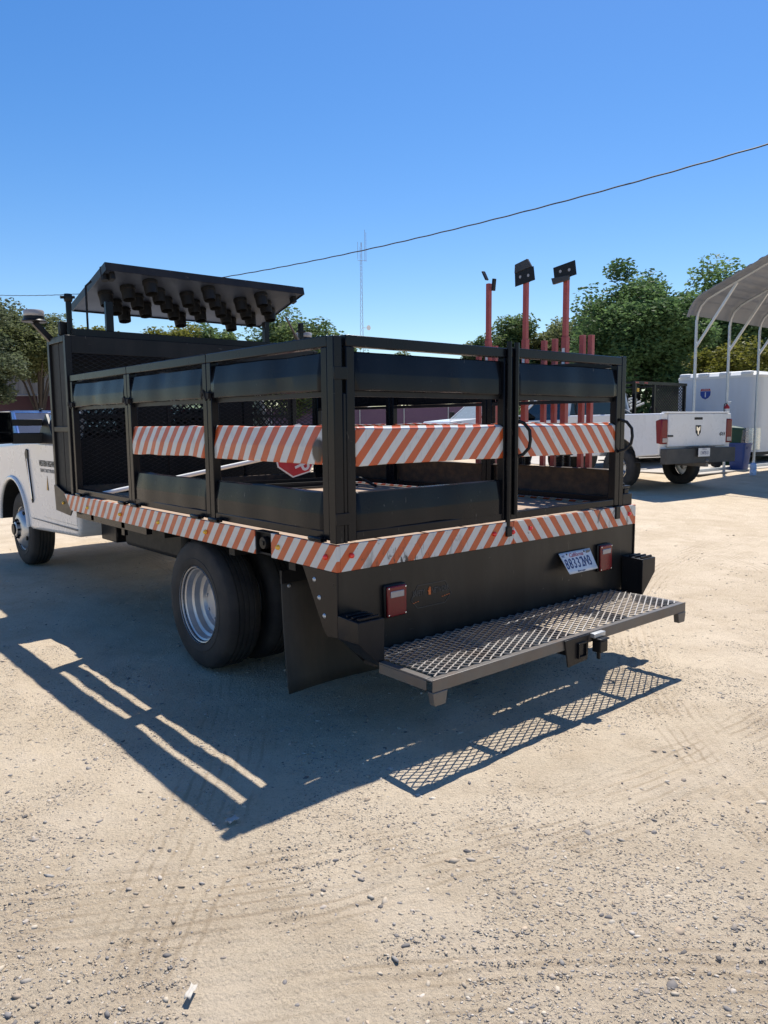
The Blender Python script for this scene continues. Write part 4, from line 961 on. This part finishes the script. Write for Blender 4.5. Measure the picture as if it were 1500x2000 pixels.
# blue saloon car
def sedan(name, label, loc, heading, mat):
    rz = math.atan2(-heading[0], heading[1]); t = thing(name, label, 'car', loc, rz); hw = .90
    sil = [(-2.25, .40), (-1.75, .32)] + arc(-1.35, .34, .36) + [(-.95, .26), (.95, .26)] + arc(1.35, .34, .36) + [(1.75, .32), (2.25, .38), (2.28, .68), (2.1, .80), (1.1, .93), (-1.55, .98), (-2.22, .98), (-2.30, .75)]
    sil_body(t, sil, -hw, hw, mat, 'body', .07)
    zb, zr2 = .95, 1.47
    def g(x, y, z): return (x*(1 - .22*(z-zb)/(zr2-zb)), y, z)
    x_ = hw-.05
    for (y0, y1, t0, t1) in ((-1.75, -1.55, -.95, -.80), (-.12, -.04, -.12, -.04), (1.0, 1.1, .30, .40)):
        for s in (-1, 1):
            MB().loft([[g(s*x_, y0, zb), g(s*(x_-.06), y0, zb), g(s*(x_-.06), y1, zb), g(s*x_, y1, zb)], [g(s*x_, t0, zr2), g(s*(x_-.06), t0, zr2), g(s*(x_-.06), t1, zr2), g(s*x_, t1, zr2)]]).build('roof_pillar', mat, t, bevel=.012)
    MB().loft([[g(-x_, -.98, zr2-.01), g(x_, -.98, zr2-.01), g(x_, .42, zr2-.01), g(-x_, .42, zr2-.01)], [g(-x_+.16, -.75, zr2+.05), g(x_-.16, -.75, zr2+.05), g(x_-.16, .22, zr2+.05), g(-x_+.16, .22, zr2+.05)]]).build('roof', mat, t, bevel=.03, seg=3)
    MB().quad(g(-x_+.05, -1.70, zb), g(x_-.05, -1.70, zb), g(x_-.05, -.94, zr2), g(-x_+.05, -.94, zr2)).build('rear_window', M['paleglass'], t)
    MB().quad(g(-x_+.05, 1.08, zb), g(x_-.05, 1.08, zb), g(x_-.05, .38, zr2), g(-x_+.05, .38, zr2)).build('windscreen', M['paleglass'], t)
    for s in (-1, 1):
        MB().quad(g(s*(x_-.012), -1.60, zb), g(s*(x_-.012), 1.04, zb), g(s*(x_-.012), .36, zr2), g(s*(x_-.012), -.86, zr2)).build('side_window', M['darkglass2'], t)
        lo, hi = sorted((s*(hw+.003), s*(hw-.30))); MB().box(lo, hi, -2.29, -2.05, .68, .86).build('tail_light', M['redlens'], t, bevel=.02)
        lo, hi = sorted((s*(hw+.003), s*(hw-.32))); MB().box(lo, hi, 2.02, 2.27, .62, .76).build('headlight', M['clear'], t, bevel=.02)
        MB().box(*sorted((s*(hw+.0), s*(hw+.18))), .72, .84, .95, 1.08).build('side_mirror', mat, t, bevel=.02)
    for (y, s) in ((-1.35, -1), (-1.35, 1), (1.35, -1), (1.35, 1)): wheel(t, s*(hw-.01), y, 'spoke', s < 0, R0=.325 if False else .34)
    MB().box(-.03, .03, -.85, -.72, 1.52, 1.56).build('roof_antenna', M['plastic'], t, bevel=.01)
    return t
bx0 = (3.45, 16.6); sedan('saloon_car', 'blue saloon car parked beyond the white cab, rear window towards us', (*bx0, gz(*bx0)), (-.05, 1), M['blue'])

# dark rack truck behind the white pickup
dk = thing('rack_truck', 'dark truck with black mesh rack and amber beacon behind the white pickup', 'truck', (14.8, 7.6, .305), 0)
MB().box(0, 3.9, 0, 2.2, .75, .98).build('flat_bed', M['mattblack'], dk, bevel=.02)
for (x, y) in ((.02, .02), (.90, .02), (2.40, .02), (.02, 2.12), (.90, 2.12), (2.40, 2.12)):
    MB().box(x, x+.07, y, y+.07, .981, 2.05).build('rack_post', M['black'], dk)
for y in (.02, 2.12): MB().box(0, 2.5, y-.005, y+.075, 2.051, 2.12).build('rack_rail', M['black'], dk)
for x in (.02, 2.40): MB().box(x, x+.07, .10, 2.10, 2.06, 2.11).build('rack_rail', M['black'], dk)
expanded(MB(), .97, 2.39, .985, 2.05, .12, .08, .022, .006, .002, lambda a, b, h: (a, .05 + h, b)).build('rack_mesh', M['mattblack'], dk)
MB().box(.98, 2.38, 2.14, 2.16, .99, 2.04).build('rack_back_sheet', M['mattblack'], dk)
for x in (.02, .42): MB().box(x, x+.16, .012, .0145, 2.065, 2.10).build('reflective_tape', M['redstand'], dk)
bc = MB().lathe([(.05, 0), (.05, .02), (.045, .0205)], 14, 'z', (.17, .05, 1.84)).build('beacon', M['plastic'], dk)
MB().lathe([(.042, .0), (.045, .04), (.04, .09), (.001, .10)], 14, 'z', (.17, .05, 1.861)).build('beacon_lens', M['amber'], bc, smooth=50)
MB().bar((.055, .05, 1.83), (.17, .05, 1.835), .03).build('beacon_bracket', M['black'], dk)
for k in range(4):
    MB().bar((.12+.03*k, .3+.1*k, 1.42+.07*k), (.82, .25+.1*k, 1.60+.045*k), .02, .045).build('folded_barricade', M['whitecap'], dk)
MB().bar((.10, .35, 1.70), (.72, .3, 1.15), .06, .03).build('brace', M['galv'], dk)
MB().tube([(1.35+.17*math.cos(a), .30, 1.36+.17*math.sin(a)) for a in np.linspace(0, 2*math.pi, 25)], .018, 6, cap=False).bar((1.35, .3, 1.0), (1.35, .3, 1.2), .04).build('wheel_shaped_ring', M['plastic'], dk, smooth=60)  # bare ring on a short post, shaped like a steering wheel
MB().prism([(-.05, .6), (-2.7, .6), (-2.8, 1.1), (-1.9, 1.25), (-1.35, 1.78), (-.1, 1.82)], 'y', .1, 2.1).build('cab', M['mattblack'], dk, bevel=.06)
MB().prism([(-.25, 1.25), (-1.7, 1.25), (-1.32, 1.68), (-.25, 1.70)], 'y', .09, .097).build('side_window', M['darkglass2'], dk)
for (x, y) in ((2.6, .0), (2.6, 1.9), (-1.9, .0), (-1.9, 1.9)):
    MB().lathe([(.2, .02), (.39, 0), (.40, .06), (.40, .24), (.39, .3), (.2, .28)], 28, 'y', (x, y, .395)).build('tyre', M['rubber'], dk, smooth=40)

# ---------------------------------------------------------------- carport, trailer and clutter
Y0, XP = 5.78, [14.17, 15.70, 17.25, 18.80, 20.35]
cp = thing('carport', 'tall galvanised steel carport with curved eave on slim posts', 'carport', (0, 0, 0))
YR, ZRG, Y1 = 3.0, 5.22, .22
prof = [(Y0, .30), (Y0, 3.62), (Y0-.02, 3.80), (Y0-.09, 3.95), (Y0-.24, 4.09), (Y0-.44, 4.18), (YR, ZRG)]
prof2 = [(2*YR - y, z) for (y, z) in prof][::-1]
for x in XP:
    MB().tube([(x, y, z) for y, z in prof[:2]], .033, 8).build('post', M['galv'], cp, smooth=50)
    MB().tube([(x, y, z) for y, z in prof2[-2:]], .033, 8).build('post', M['galv'], cp, smooth=50)
    MB().tube([(x, y, z-.04) for y, z in prof[1:] + prof2[1:-1]], .03, 8).build('roof_bow', M['galv'], cp, smooth=50)
    MB().bar((x, Y0-.01, 3.05), (x, Y0-.85, 4.30), .045, .045).build('knee_brace', M['galv'], cp)
    MB().bar((x, Y1+.01, 3.05), (x, Y1+.85, 4.30), .045, .045).build('knee_brace', M['galv'], cp)
for y in (Y0, Y1): MB().bar((XP[0]-.3, y, .335), (XP[-1]+.3, y, .335), .06, .06).build('base_rail', M['galv'], cp)
# corrugated roof: ribs run along X
rp = []
def seglen(a, b): return math.hypot(b[0]-a[0], b[1]-a[1])
path = [(Y0+.06, 3.70)] + [(y + (.05 if y > YR else -.05)*(abs(y-YR) > .1), z+.02) for y, z in prof[2:] + prof2[1:-2]] + [(Y1-.06, 3.70)]
fine_ = []
for a, c in zip(path[:-1], path[1:]):
    n_ = max(1, int(seglen(a, c)/.05))
    for k in range(n_): fine_.append((a[0] + (c[0]-a[0])*k/n_, a[1] + (c[1]-a[1])*k/n_))
fine_.append(path[-1])
rings_v = []; g = MB(); xl, xr_ = XP[0]-.25, XP[-1]+.4
for k, (y, z) in enumerate(fine_):
    d = .018 if k % 5 in (0, 1) else 0
    rings_v += [(xl, y, z+d), (xr_, y, z+d)]
g.add(rings_v, [(2*k, 2*k+1, 2*k+3, 2*k+2) for k in range(len(fine_)-1)])
g.build('roof_sheet', M['roofsheet'], cp, solid=.004)
tr = MB()
for a, c in zip(fine_[::3], fine_[3::3]): tr.bar((xl-.012, a[0], a[1]-.03), (xl-.012, c[0], c[1]-.03), .012, .11, up=(1, 0, 0))
tr.build('gable_trim', M['roofsheet'], cp)

tl = thing('cargo_trailer', 'white enclosed cargo trailer with interstate shield decal behind the carport posts', 'trailer', (18.9, 6.45, .30))
def rrect(x0, x1, y0, y1, r, n=6):
    out = []
    for (cx, cy, a0) in ((x1-r, y1-r, 0), (x0+r, y1-r, 90), (x0+r, y0+r, 180), (x1-r, y0+r, 270)):
        for k in range(n+1): a = R(a0 + 90*k/n); out.append((cx + r*math.cos(a), cy + r*math.sin(a)))
    return out
rr = rrect(0, 5.2, 0, 2.40, .30)
MB().loft([[(x, y, z) for x, y in rr] for z in (.95, 2.30)]).build('trailer_wall', M['trailer'], tl, smooth=40)
rr2 = rrect(.012, 5.188, .012, 2.388, .29)
MB().loft([[(x, y, z) for x, y in rr2] for z in (.30, .949)]).build('trailer_skirt', M['trailer'], tl, smooth=40)
MB().loft([[(x, y, 2.3005) for x, y in rrect(-.015, 5.215, -.015, 2.415, .31)], [(x, y, 2.36) for x, y in rrect(-.015, 5.215, -.015, 2.415, .31)], [(x, y, 2.45) for x, y in rrect(.06, 5.14, .08, 2.32, .30)], [(x, y, 2.48) for x, y in rrect(.25, 5.0, .3, 2.1, .3)]]).build('trailer_roof', M['whitecap'], tl, smooth=30)
for y in (.35, .95, 1.55, 2.1):
    MB().box(-.03, .16, y-.16, y+.16, 2.33, 2.47).build('roof_cap', M['whitecap'], tl, bevel=.05, seg=3)
dp = pbr('diamond_plate', (.62,.63,.64), .28, .95, .05, 6, bmp=.5, bscale=45)
MB().loft([[(x, y, z) for x, y in rrect(-.006, .6, -.006, 2.406, .305)[13:20]] + [(x, y, z) for x, y in rrect(.0, .6, .0, 2.40, .300)[13:20][::-1]] for z in (.36, .945)]).build('stone_guard', dp, tl)
MB().box(-.008, -.001, .5, .56, .36, .945).box(-.008, -.001, .9, 1.9, .36, .945).build('stone_guard', dp, tl)
sh_ = MB().prism([(1.60, 2.04), (1.34, 2.04), (1.30, 1.98), (1.31, 1.84), (1.38, 1.76), (1.47, 1.72), (1.56, 1.76), (1.63, 1.84), (1.64, 1.98)], 'x', -.006, -.002)
sh_.build('shield_decal', M['signwhite'], tl)
MB().prism([(1.62, 1.965), (1.32, 1.965), (1.325, 1.85), (1.385, 1.775), (1.47, 1.737), (1.555, 1.775), (1.615, 1.85)], 'x', -.009, -.0065).build('shield_field', pbr('shield_blue', (.02,.06,.30), .4), tl)
MB().prism([(1.595, 2.03), (1.345, 2.03), (1.322, 1.975), (1.618, 1.975)], 'x', -.009, -.0065).build('shield_band', M['platered'], tl)
text('shield_number', '1', .19, (-.0095, 1.47, 1.862), (0, -1, 0), (0, 0, 1), M['signwhite'], tl, bold=.004)
text('shield_word', 'INTERSTATE', .036, (-.0095, 1.47, 2.002), (0, -1, 0), (0, 0, 1), M['signwhite'], tl)
MB().box(.1, 5.1, .1, 2.3, .20, .299).build('trailer_frame', M['mattblack'], tl)
MB().bar((0, 1.2, .25), (-1.0, 1.2, .25), .08).tube([(-.75, 1.2, -.28), (-.75, 1.2, .55)], .03, 8).build('trailer_tongue', M['mattblack'], tl)
for (x, y) in ((2.2, .02), (3.0, .02), (2.2, 2.1), (3.0, 2.1)):
    MB().lathe([(.16, .02), (.31, 0), (.33, .04), (.33, .20), (.31, .24), (.16, .22)], 26, 'y', (x, y, .33)).build('tyre', M['rubber'], tl, smooth=40)
def put(o, label, cat): return tag(o, label, cat)
# pallets under the trailer nose
for k in range(2):
    pz = .306 + k*.14; pt = thing('pallet', ['wooden pallet lying on the ground beside the trailer, lower of two', 'wooden pallet lying beside the trailer, upper of two'][k], 'pallet', (17.6 + .08*k, 6.9, pz), 0, 'stacked pallets')
    for j in range(3): MB().box(0, 1.1, j*.42, j*.42+.09, 0, .085).build('bearer', M['pallet'], pt)
    for j in range(7): MB().box(j*.165, j*.165+.10, 0, .95, .0855, .105).build('slat', M['pallet'], pt)
# blue square bin
bn = thing('rubbish_bin', 'blue square plastic rubbish bin without lid between two carport posts', 'bin', (16.12, 5.62, gz(16.12, 5.62) + .006))
def sq(s, r, z): return [(x, y, z) for x, y in rrect(-s, s, -s, s, r, 4)]
MB().loft([sq(.155, .04, 0), sq(.205, .05, .56), sq(.205, .05, .60), sq(.19, .05, .60), sq(.145, .04, .03)]).build('bin_body', M['binblue'], bn, smooth=40)
MB().loft([sq(.218, .055, .575), sq(.220, .055, .60), sq(.220, .055, .615), sq(.2055, .05, .615), sq(.2055, .05, .575)], cap=False).build('bin_rim', M['binblue'], bn, smooth=40)
MB().bar((-.09, -.212, .50), (.05, -.212, .52), .012, .03).build('bin_handle', M['binblue'], bn)
gb = thing('wheelie_bin', 'dark green wheelie bin with sloping lid behind the blue bin', 'bin', (16.55, 6.15, gz(16.5, 6.15) + .006), R(35))
MB().loft([[(x, y, .06) for x, y in rrect(-.2, .2, -.24, .2, .03, 3)], [(x, y, .92) for x, y in rrect(-.27, .27, -.32, .27, .03, 3)]]).build('bin_body', M['bingreen'], gb, smooth=40)
MB().loft([[(x, y, .922 + (.02 if y < 0 else .06)*0) for x, y in rrect(-.30, .30, -.36, .30, .05, 4)], [(x, y, .96 + .05*(y > 0)) for x, y in rrect(-.29, .29, -.35, .29, .05, 4)], [(x, y, 1.0 + .06*(y > 0)) for x, y in rrect(-.2, .2, -.24, .2, .05, 4)]]).build('lid', M['bingreen'], gb, smooth=40)
for s in (-1, 1): MB().lathe([(.09, -.02), (.1, 0), (.09, .02)], 16, 'x', (s*.2, .22, .1)).build('bin_wheel', M['rubber'], gb)
jg = thing('water_jug', 'clear blue water jug with white cap on the ground by the post', 'jug', (14.88, 4.74, gz(14.88, 4.74) + .005))
MB().lathe([(.001, 0), (.06, .002), (.068, .012), (.068, .10), (.060, .115), (.060, .125), (.068, .14), (.068, .21), (.055, .25), (.028, .27), (.026, .28)], 20, 'z').build('jug_body', M['jug'], jg, smooth=40)
MB().lathe([(.032, .281), (.032, .30), (.014, .305), (.012, .33), (.001, .335)], 14, 'z').build('cap', M['whitecap'], jg, smooth=40)
fe = thing('fire_extinguisher', 'red fire extinguisher with white label hung on the carport post', 'extinguisher', (15.60, 5.72, 1.50))
MB().lathe([(.001, 0), (.055, .004), (.06, .02), (.06, .25), (.045, .29), (.02, .31), (.018, .33)], 18, 'z').build('cylinder_body', M['red'], fe, smooth=40)
MB().lathe([(.0605, .12), (.0608, .121), (.0608, .22), (.0605, .221)], 18, 'z').build('label_sleeve', M['signwhite'], fe)
MB().bar((0, 0, .335), (.02, -.02, .36), .03).bar((-.01, 0, .36), (.12, -.04, .385), .018, .012).bar((-.01, 0, .345), (.10, -.04, .345), .018, .01).build('valve_lever', M['galv'], fe)
MB().tube([(-.02, 0, .34), (-.08, .02, .33), (-.10, .02, .24), (-.085, .01, .08)], .011, 8).build('hose', M['plastic'], fe, smooth=60)
# ---------------------------------------------------------------- fences, shed, tower, cable
def fence(name, label, a, c, h, mat, rail=True):
    a = Vector((*a, 0)); c = Vector((*c, 0)); d = c - a; Lf = d.length; rz = math.atan2(d.y, d.x)
    f = thing(name, label, 'fence', (a.x, a.y, gz(a.x, a.y)), rz)
    g = MB(); n = int(Lf/.075)
    for k in range(n):
        u = k*.075; g.add([(u, -.008, .06), (u+.0749, -.008, .06), (u+.0749, -.008, h-.03), (u, -.008, h-.03), (u+.037, .014, .06), (u+.037, .014, h-.03)], [(0, 1, 2, 3), (0, 3, 5, 4), (4, 5, 2, 1)])
    o = g.build('slat_infill', mat, f); o['kind'] = 'stuff'
    for k in range(int(Lf/2.6)+1):
        MB().tube([(k*2.6, -.04, 0), (k*2.6, -.04, h+.05)], .03, 8).build('post', M['galv'], f, smooth=50)
    MB().tube([(0, -.04, h), (Lf, -.04, h)], .022, 8).build('top_rail', M['galv'], f, smooth=50)
    return f
fence('slat_fence', 'mauve slatted chain link fence seen through the truck bed gates', (18.5, 39.5), (31.2, 28.7), 2.10, M['slat'])
fence('slat_fence', 'dark maroon slatted fence with white top rail behind the blue car', (1.5, 34.2), (10.5, 26.4), 2.36, M['slatdark'])
sd = thing('metal_shed', 'grey corrugated metal shed behind the maroon fence', 'shed', (3.0, 38.0, .3), R(-41))
g = MB(); pr_ = []
for k in range(150):
    u = k*.08; d = -.02 if k % 4 in (0, 1) else .02; pr_.append((u, d))
g.add([(u, d, z) for z in (0, 3.6) for u, d in pr_], [(k, k+1, 150+k+1, 150+k) for k in range(149)])
g.build('corrugated_wall', M['barn'], sd)
MB().box(0, 11.9, .1, 6, 0, 3.58).build('shed_core', M['barn'], sd)
MB().prism([(-.3, 3.6), (6.3, 3.6), (3.0, 4.6)], 'x', -.2, 12.1).build('roof', M['barn'], sd)

tw = thing('radio_tower', 'thin lattice radio tower with whip antennas far behind the trees', 'tower', (94.5, 116.6, 0))
def twr(z):
    return .62 if z < 0 else (.62*(1 - z/29) + .22*(z/29) if z < 27 else .22)
zs_ = [0] + list(np.linspace(1.5, 35.4, 30))
for k in range(3):
    a = 2.1*k + .4; MB().tube([(twr(z)*math.cos(a), twr(z)*math.sin(a), z) for z in zs_], .035, 5).build('tower_leg', M['tower'], tw)
g = MB()
for z0, z1 in zip(zs_[:-1], zs_[1:]):
    for k in range(3):
        a, c = 2.1*k + .4, 2.1*(k+1) + .4 if k < 2 else .4
        g.tube([(twr(z0)*math.cos(a), twr(z0)*math.sin(a), z0), (twr(z1)*math.cos(c), twr(z1)*math.sin(c), z1)], .02, 4)
g.build('tower_bracing', M['tower'], tw)
for (x, y, z0, z1) in ((-.55, .4, 33.0, 36.3), (.55, -.4, 32.6, 38.6), (.75, -.55, 32.6, 38.1), (0, 0, 35.4, 36.2)):
    MB().tube([(x, y, z0), (x, y, z1)], .035 if x else .09, 6).build('whip_antenna', M['tower'], tw)
MB().bar((-.6, .42, 32.8), (.8, -.58, 32.8), .05).build('antenna_arm', M['tower'], tw)
MB().lathe([(.001, .1), (.35, .06), (.5, -.02), (.5, -.05), (.001, -.02)], 18, 'y', (.9, -.9, 20.0)).bar((0, 0, 20), (.9, -.8, 20), .08).build('dish', M['whitecap'], tw, smooth=40)

cpts = [(9.23,46.95,8.99),(9.78,42.77,8.51),(10.83,34.79,7.63),(11.7,28.21,7.08),(12.38,23.05,6.80),(12.89,19.15,6.72),(13.32,15.9,6.71),(13.68,13.17,6.75),(13.99,10.83,6.82),(14.44,7.42,6.99),(14.8,4.71,7.14),(14.87,4.15,7.18),(15.4,.2,7.45),(16.0,-4.2,7.9)]
_c = np.array(cpts); _px = np.polyfit(_c[:, 1], _c[:, 0], 3); _pz = np.polyfit(_c[:, 1], _c[:, 2], 3)
cf = [(float(np.polyval(_px, y)), float(y) + .003*math.cos(k*1.1), float(np.polyval(_pz, y)) + .005*math.sin(k*1.1)) for k, y in enumerate(np.linspace(47, -4.2, 340))]
tag(MB().tube(cf, .017, 6).build('overhead_cable', M['cable'], None, smooth=60), 'black twisted overhead cable sagging across the blue sky', 'cable')

# ---------------------------------------------------------------- trees
def leaf_mat(name, a, c, trans=.48):
    m, t, out = nt(name); at = t.nodes.new('ShaderNodeAttribute'); at.attribute_name = 'tint'
    sp = t.nodes.new('ShaderNodeSeparateColor'); t.links.new(at.outputs['Color'], sp.inputs[0])
    c0 = mixc(t, sp.outputs[0], a, c)
    b = t.nodes.new('ShaderNodeBsdfPrincipled'); t.links.new(c0, b.inputs['Base Color']); b.inputs['Roughness'].default_value = .55; b.inputs['Specular IOR Level'].default_value = .22
    tl_ = t.nodes.new('ShaderNodeBsdfTranslucent'); t.links.new(c0, tl_.inputs[0])
    mx = t.nodes.new('ShaderNodeMixShader'); mx.inputs[0].default_value = trans
    t.links.new(b.outputs[0], mx.inputs[1]); t.links.new(tl_.outputs[0], mx.inputs[2]); t.links.new(mx.outputs[0], out.inputs[0]); return m
LM = {'dark': leaf_mat('dark_leaves', (.060,.115,.045), (.16,.25,.09)), 'mid': leaf_mat('green_leaves', (.075,.13,.05), (.19,.25,.09)),
      'olive': leaf_mat('olive_leaves', (.09,.115,.05), (.22,.24,.10)), 'yellow': leaf_mat('yellow_green_leaves', (.09,.105,.02), (.26,.25,.05)), 'grey': leaf_mat('grey_green_leaves', (.065,.09,.05), (.17,.20,.11)),
      'pink': leaf_mat('pink_blossom', (.30,.03,.05), (.55,.10,.16))}
def tree(name, label, base, top, rx, crown_lo, kind, leaves=26000, leaf=.13, seed=1, clumps=70, ry=None, trunk=.16, group='trees', cat='tree', lean=0, spread=.55, forks=5):
    r = np.random.default_rng(seed); ry = ry or rx
    t = thing(name, label, cat, (base[0], base[1], base[2]), 0, group)
    H_ = top - base[2]; zc = (crown_lo - base[2] + H_)/2; rz_ = (H_ - (crown_lo - base[2]))/2
    # limbs
    mb = MB(); zf = max(.5, (crown_lo - base[2])*.75)
    mb.tube([(0, 0, -.1), (.03, .02, zf*.5), (lean*.3, .0, zf), (lean*.6, .03, zf + rz_*.7), (lean, 0, zf + rz_*1.3)], [trunk*1.25, trunk, trunk*.85, trunk*.5, trunk*.15], 9)
    tips = []
    for k in range(forks):
        a = k*2.4 + r.random(); rr_ = rx*(.45 + .4*r.random()); zt = zc + rz_*(r.random()*1.1 - .35)
        s0 = zf*(.55 + .5*r.random()); P1 = (rr_*.35*math.cos(a), rr_*.35*math.sin(a), s0 + (zt - s0)*.5); P2 = (rr_*math.cos(a), rr_*math.sin(a), zt)
        mb.tube([(0, 0, s0*.9), P1, P2], [trunk*.55, trunk*.35, trunk*.08], 6); tips.append(P2)
    mb.build('trunk', M['bark'], t, smooth=60)
    # foliage clumps on an uneven shell
    cl = []
    while len(cl) < clumps:
        p = r.normal(size=3); p /= np.linalg.norm(p); q = (.35 + .65*r.random()**.45)
        bump_ = 1 + .22*math.sin(3*math.atan2(p[1], p[0]) + seed) * (1-abs(p[2])) + .15*math.sin(5*p[2] + 2*p[0] + seed*2) + .10*r.normal()
        p = p*q*min(bump_, 1.12); cl.append((p[0]*rx*.86, p[1]*ry*.86, zc + p[2]*rz_*.86, .7 + .6*r.random(), r.random()))
    cl = np.array(cl); n = leaves
    idx = r.integers(0, clumps, n); cs = spread*min(rx, rz_)*.58*cl[idx, 3]
    off = r.normal(size=(n, 3)); off /= np.linalg.norm(off, axis=1)[:, None]; off *= (r.random(n)**.42)[:, None]*cs[:, None]*np.array([1.15, 1.15, .85])
    C = cl[idx, :3] + off
    # some hanging sprays at the rim
    u = r.normal(size=(n, 3)); u[:, 2] = np.abs(u[:, 2])*.4 - .25; u /= np.linalg.norm(u, axis=1)[:, None]
    w = np.cross(u, r.normal(size=(n, 3))); w /= np.linalg.norm(w, axis=1)[:, None]
    s = leaf*(.55 + .8*r.random(n)); a_ = u*s[:, None]*.62; b_ = w*s[:, None]*.34
    V = np.stack([C - a_, C + b_*.9 - a_*.1, C + a_, C - b_*.9 - a_*.1], 1)
    bend = np.cross(a_, b_); bend /= (np.linalg.norm(bend, axis=1)[:, None] + 1e-9); V[:, 1] += bend*s[:, None]*.10; V[:, 3] += bend*s[:, None]*.10
    F = np.arange(n*4).reshape(n, 4)
    F = np.concatenate([F[:, [0, 1, 2]], F[:, [0, 2, 3]]])
    me = np_mesh('crown', V.reshape(-1, 3), F, LM[kind], 3)
    tint = np.clip(cl[idx, 4]*.55 + .45*r.random(n), 0, 1); colr = np.stack([tint, tint, tint, np.ones(n)], -1)
    ca = me.color_attributes.new('tint', 'FLOAT_COLOR', 'POINT'); ca.data.foreach_set('color', np.repeat(colr, 4, 0).astype(np.float32).ravel())
    link('crown', me, t); return t
G3 = .3
tree('tree', 'large dark green tree behind the white pickup', (25.4, 14.1, G3), 7.75, 2.55, 1.0, 'dark', 60000, .15, 3, 130, trunk=.2, spread=.5)
tree('tree', 'dark green tree behind the carport roof and trailer', (35.5, 15.4, G3), 9.2, 3.3, 1.4, 'dark', 42000, .18, 4, 110, trunk=.22)
tree('shrub', 'yellow green shrub above the trailer roof between the carport posts', (29.4, 12.0, G3), 4.5, 2.3, 1.2, 'yellow', 20000, .14, 5, 70, cat='shrub', trunk=.09)
tree('shrub', 'dull olive bush at the foot of the large dark tree', (25.6, 11.6, G3), 3.0, 1.5, .6, 'olive', 12000, .12, 15, 50, cat='shrub', trunk=.07)
tree('tree', 'pale green tree just left of the middle red sign stand', (37.6, 30.6, G3), 8.6, 2.4, 2.5, 'mid', 24000, .19, 6, 60)
tree('tree', 'small pale tree behind the leftmost red sign stand', (36.2, 32.4, G3), 7.3, 1.7, 2.5, 'olive', 14000, .17, 16, 40)
tree('tree', 'pale green tree between the middle and right red sign stands', (39.6, 28.6, G3), 8.1, 2.3, 2.5, 'olive', 22000, .18, 7, 50)
tree('tree', 'olive tree beside the rightmost red sign stand', (38.0, 25.4, G3), 7.7, 2.3, 2.0, 'olive', 20000, .18, 8, 50)
tree('tree', 'yellow green tree under the left end of the arrow board', (14.9, 43.2, G3), 7.9, 2.1, 2.2, 'yellow', 16000, .19, 9, 55)
tree('tree', 'yellow green tree under the middle of the arrow board', (18.3, 40.4, G3), 7.9, 2.5, 2.2, 'yellow', 20000, .19, 10, 60)
tree('tree', 'green tree under the right end of the arrow board', (20.9, 40.2, G3), 7.3, 2.2, 2.2, 'mid', 16000, .19, 11, 55)
tree('tree', 'broad green tree in front of the radio tower foot', (24.2, 35.3, G3), 8.0, 3.5, 2.0, 'mid', 38000, .19, 12, 100, ry=2.8)
tree('shrub', 'low far bush showing above the rear gate top rail', (38.6, 42.9, G3), 7.0, 2.2, 3.0, 'olive', 12000, .2, 13, 45, cat='shrub')
tree('tree', 'feathery dark tree at the left edge of the picture', (4.3, 26.8, G3), 6.6, 2.0, 1.4, 'grey', 32000, .12, 14, 90, spread=.42)
tree('tree', 'grey green tree with forked trunk beside the beacon', (7.3, 28.6, G3), 5.9, 1.9, 2.95, 'olive', 28000, .11, 17, 70, trunk=.10, forks=8)
tree('flowering_shrub', 'pink flowering shrub at the left edge by the fence end', (5.2, 29.2, G3), 3.6, .7, 2.2, 'pink', 3500, .10, 18, 22, cat='shrub', trunk=.04)

tree('hedge', 'dark green hedge at the right end of the mauve fence', (34.2, 27.6, G3), 3.3, 3.2, .35, 'dark', 16000, .17, 19, 60, cat='hedge', trunk=.06)
# ---------------------------------------------------------------- litter
def scrap(x, y, w, h, rz, label):
    g = MB(); n = 5; vs_ = []
    for j in range(n+1):
        for i in range(n+1):
            u, v = i/n - .5, j/n - .5; vs_.append((u*w, v*h, .004 + .003*math.sin(u*9+v*7) + .002*math.cos(v*11)))
    g.add(vs_, [(j*(n+1)+i, j*(n+1)+i+1, (j+1)*(n+1)+i+1, (j+1)*(n+1)+i) for j in range(n) for i in range(n)])
    o = g.build('paper_scrap', M['paper'], None, smooth=60, solid=.001, loc=(x, y, float(relief(np.array(x), np.array(y)))), rot=(0, 0, rz)); tag(o, label, 'litter')
scrap(-1.23, -.98, .05, .018, .7, 'pale paper scrap on the dirt near the bottom of the picture')
scrap(-.715, -.285, .05, .03, .2, 'white crumpled scrap at the corner of the truck shadow')
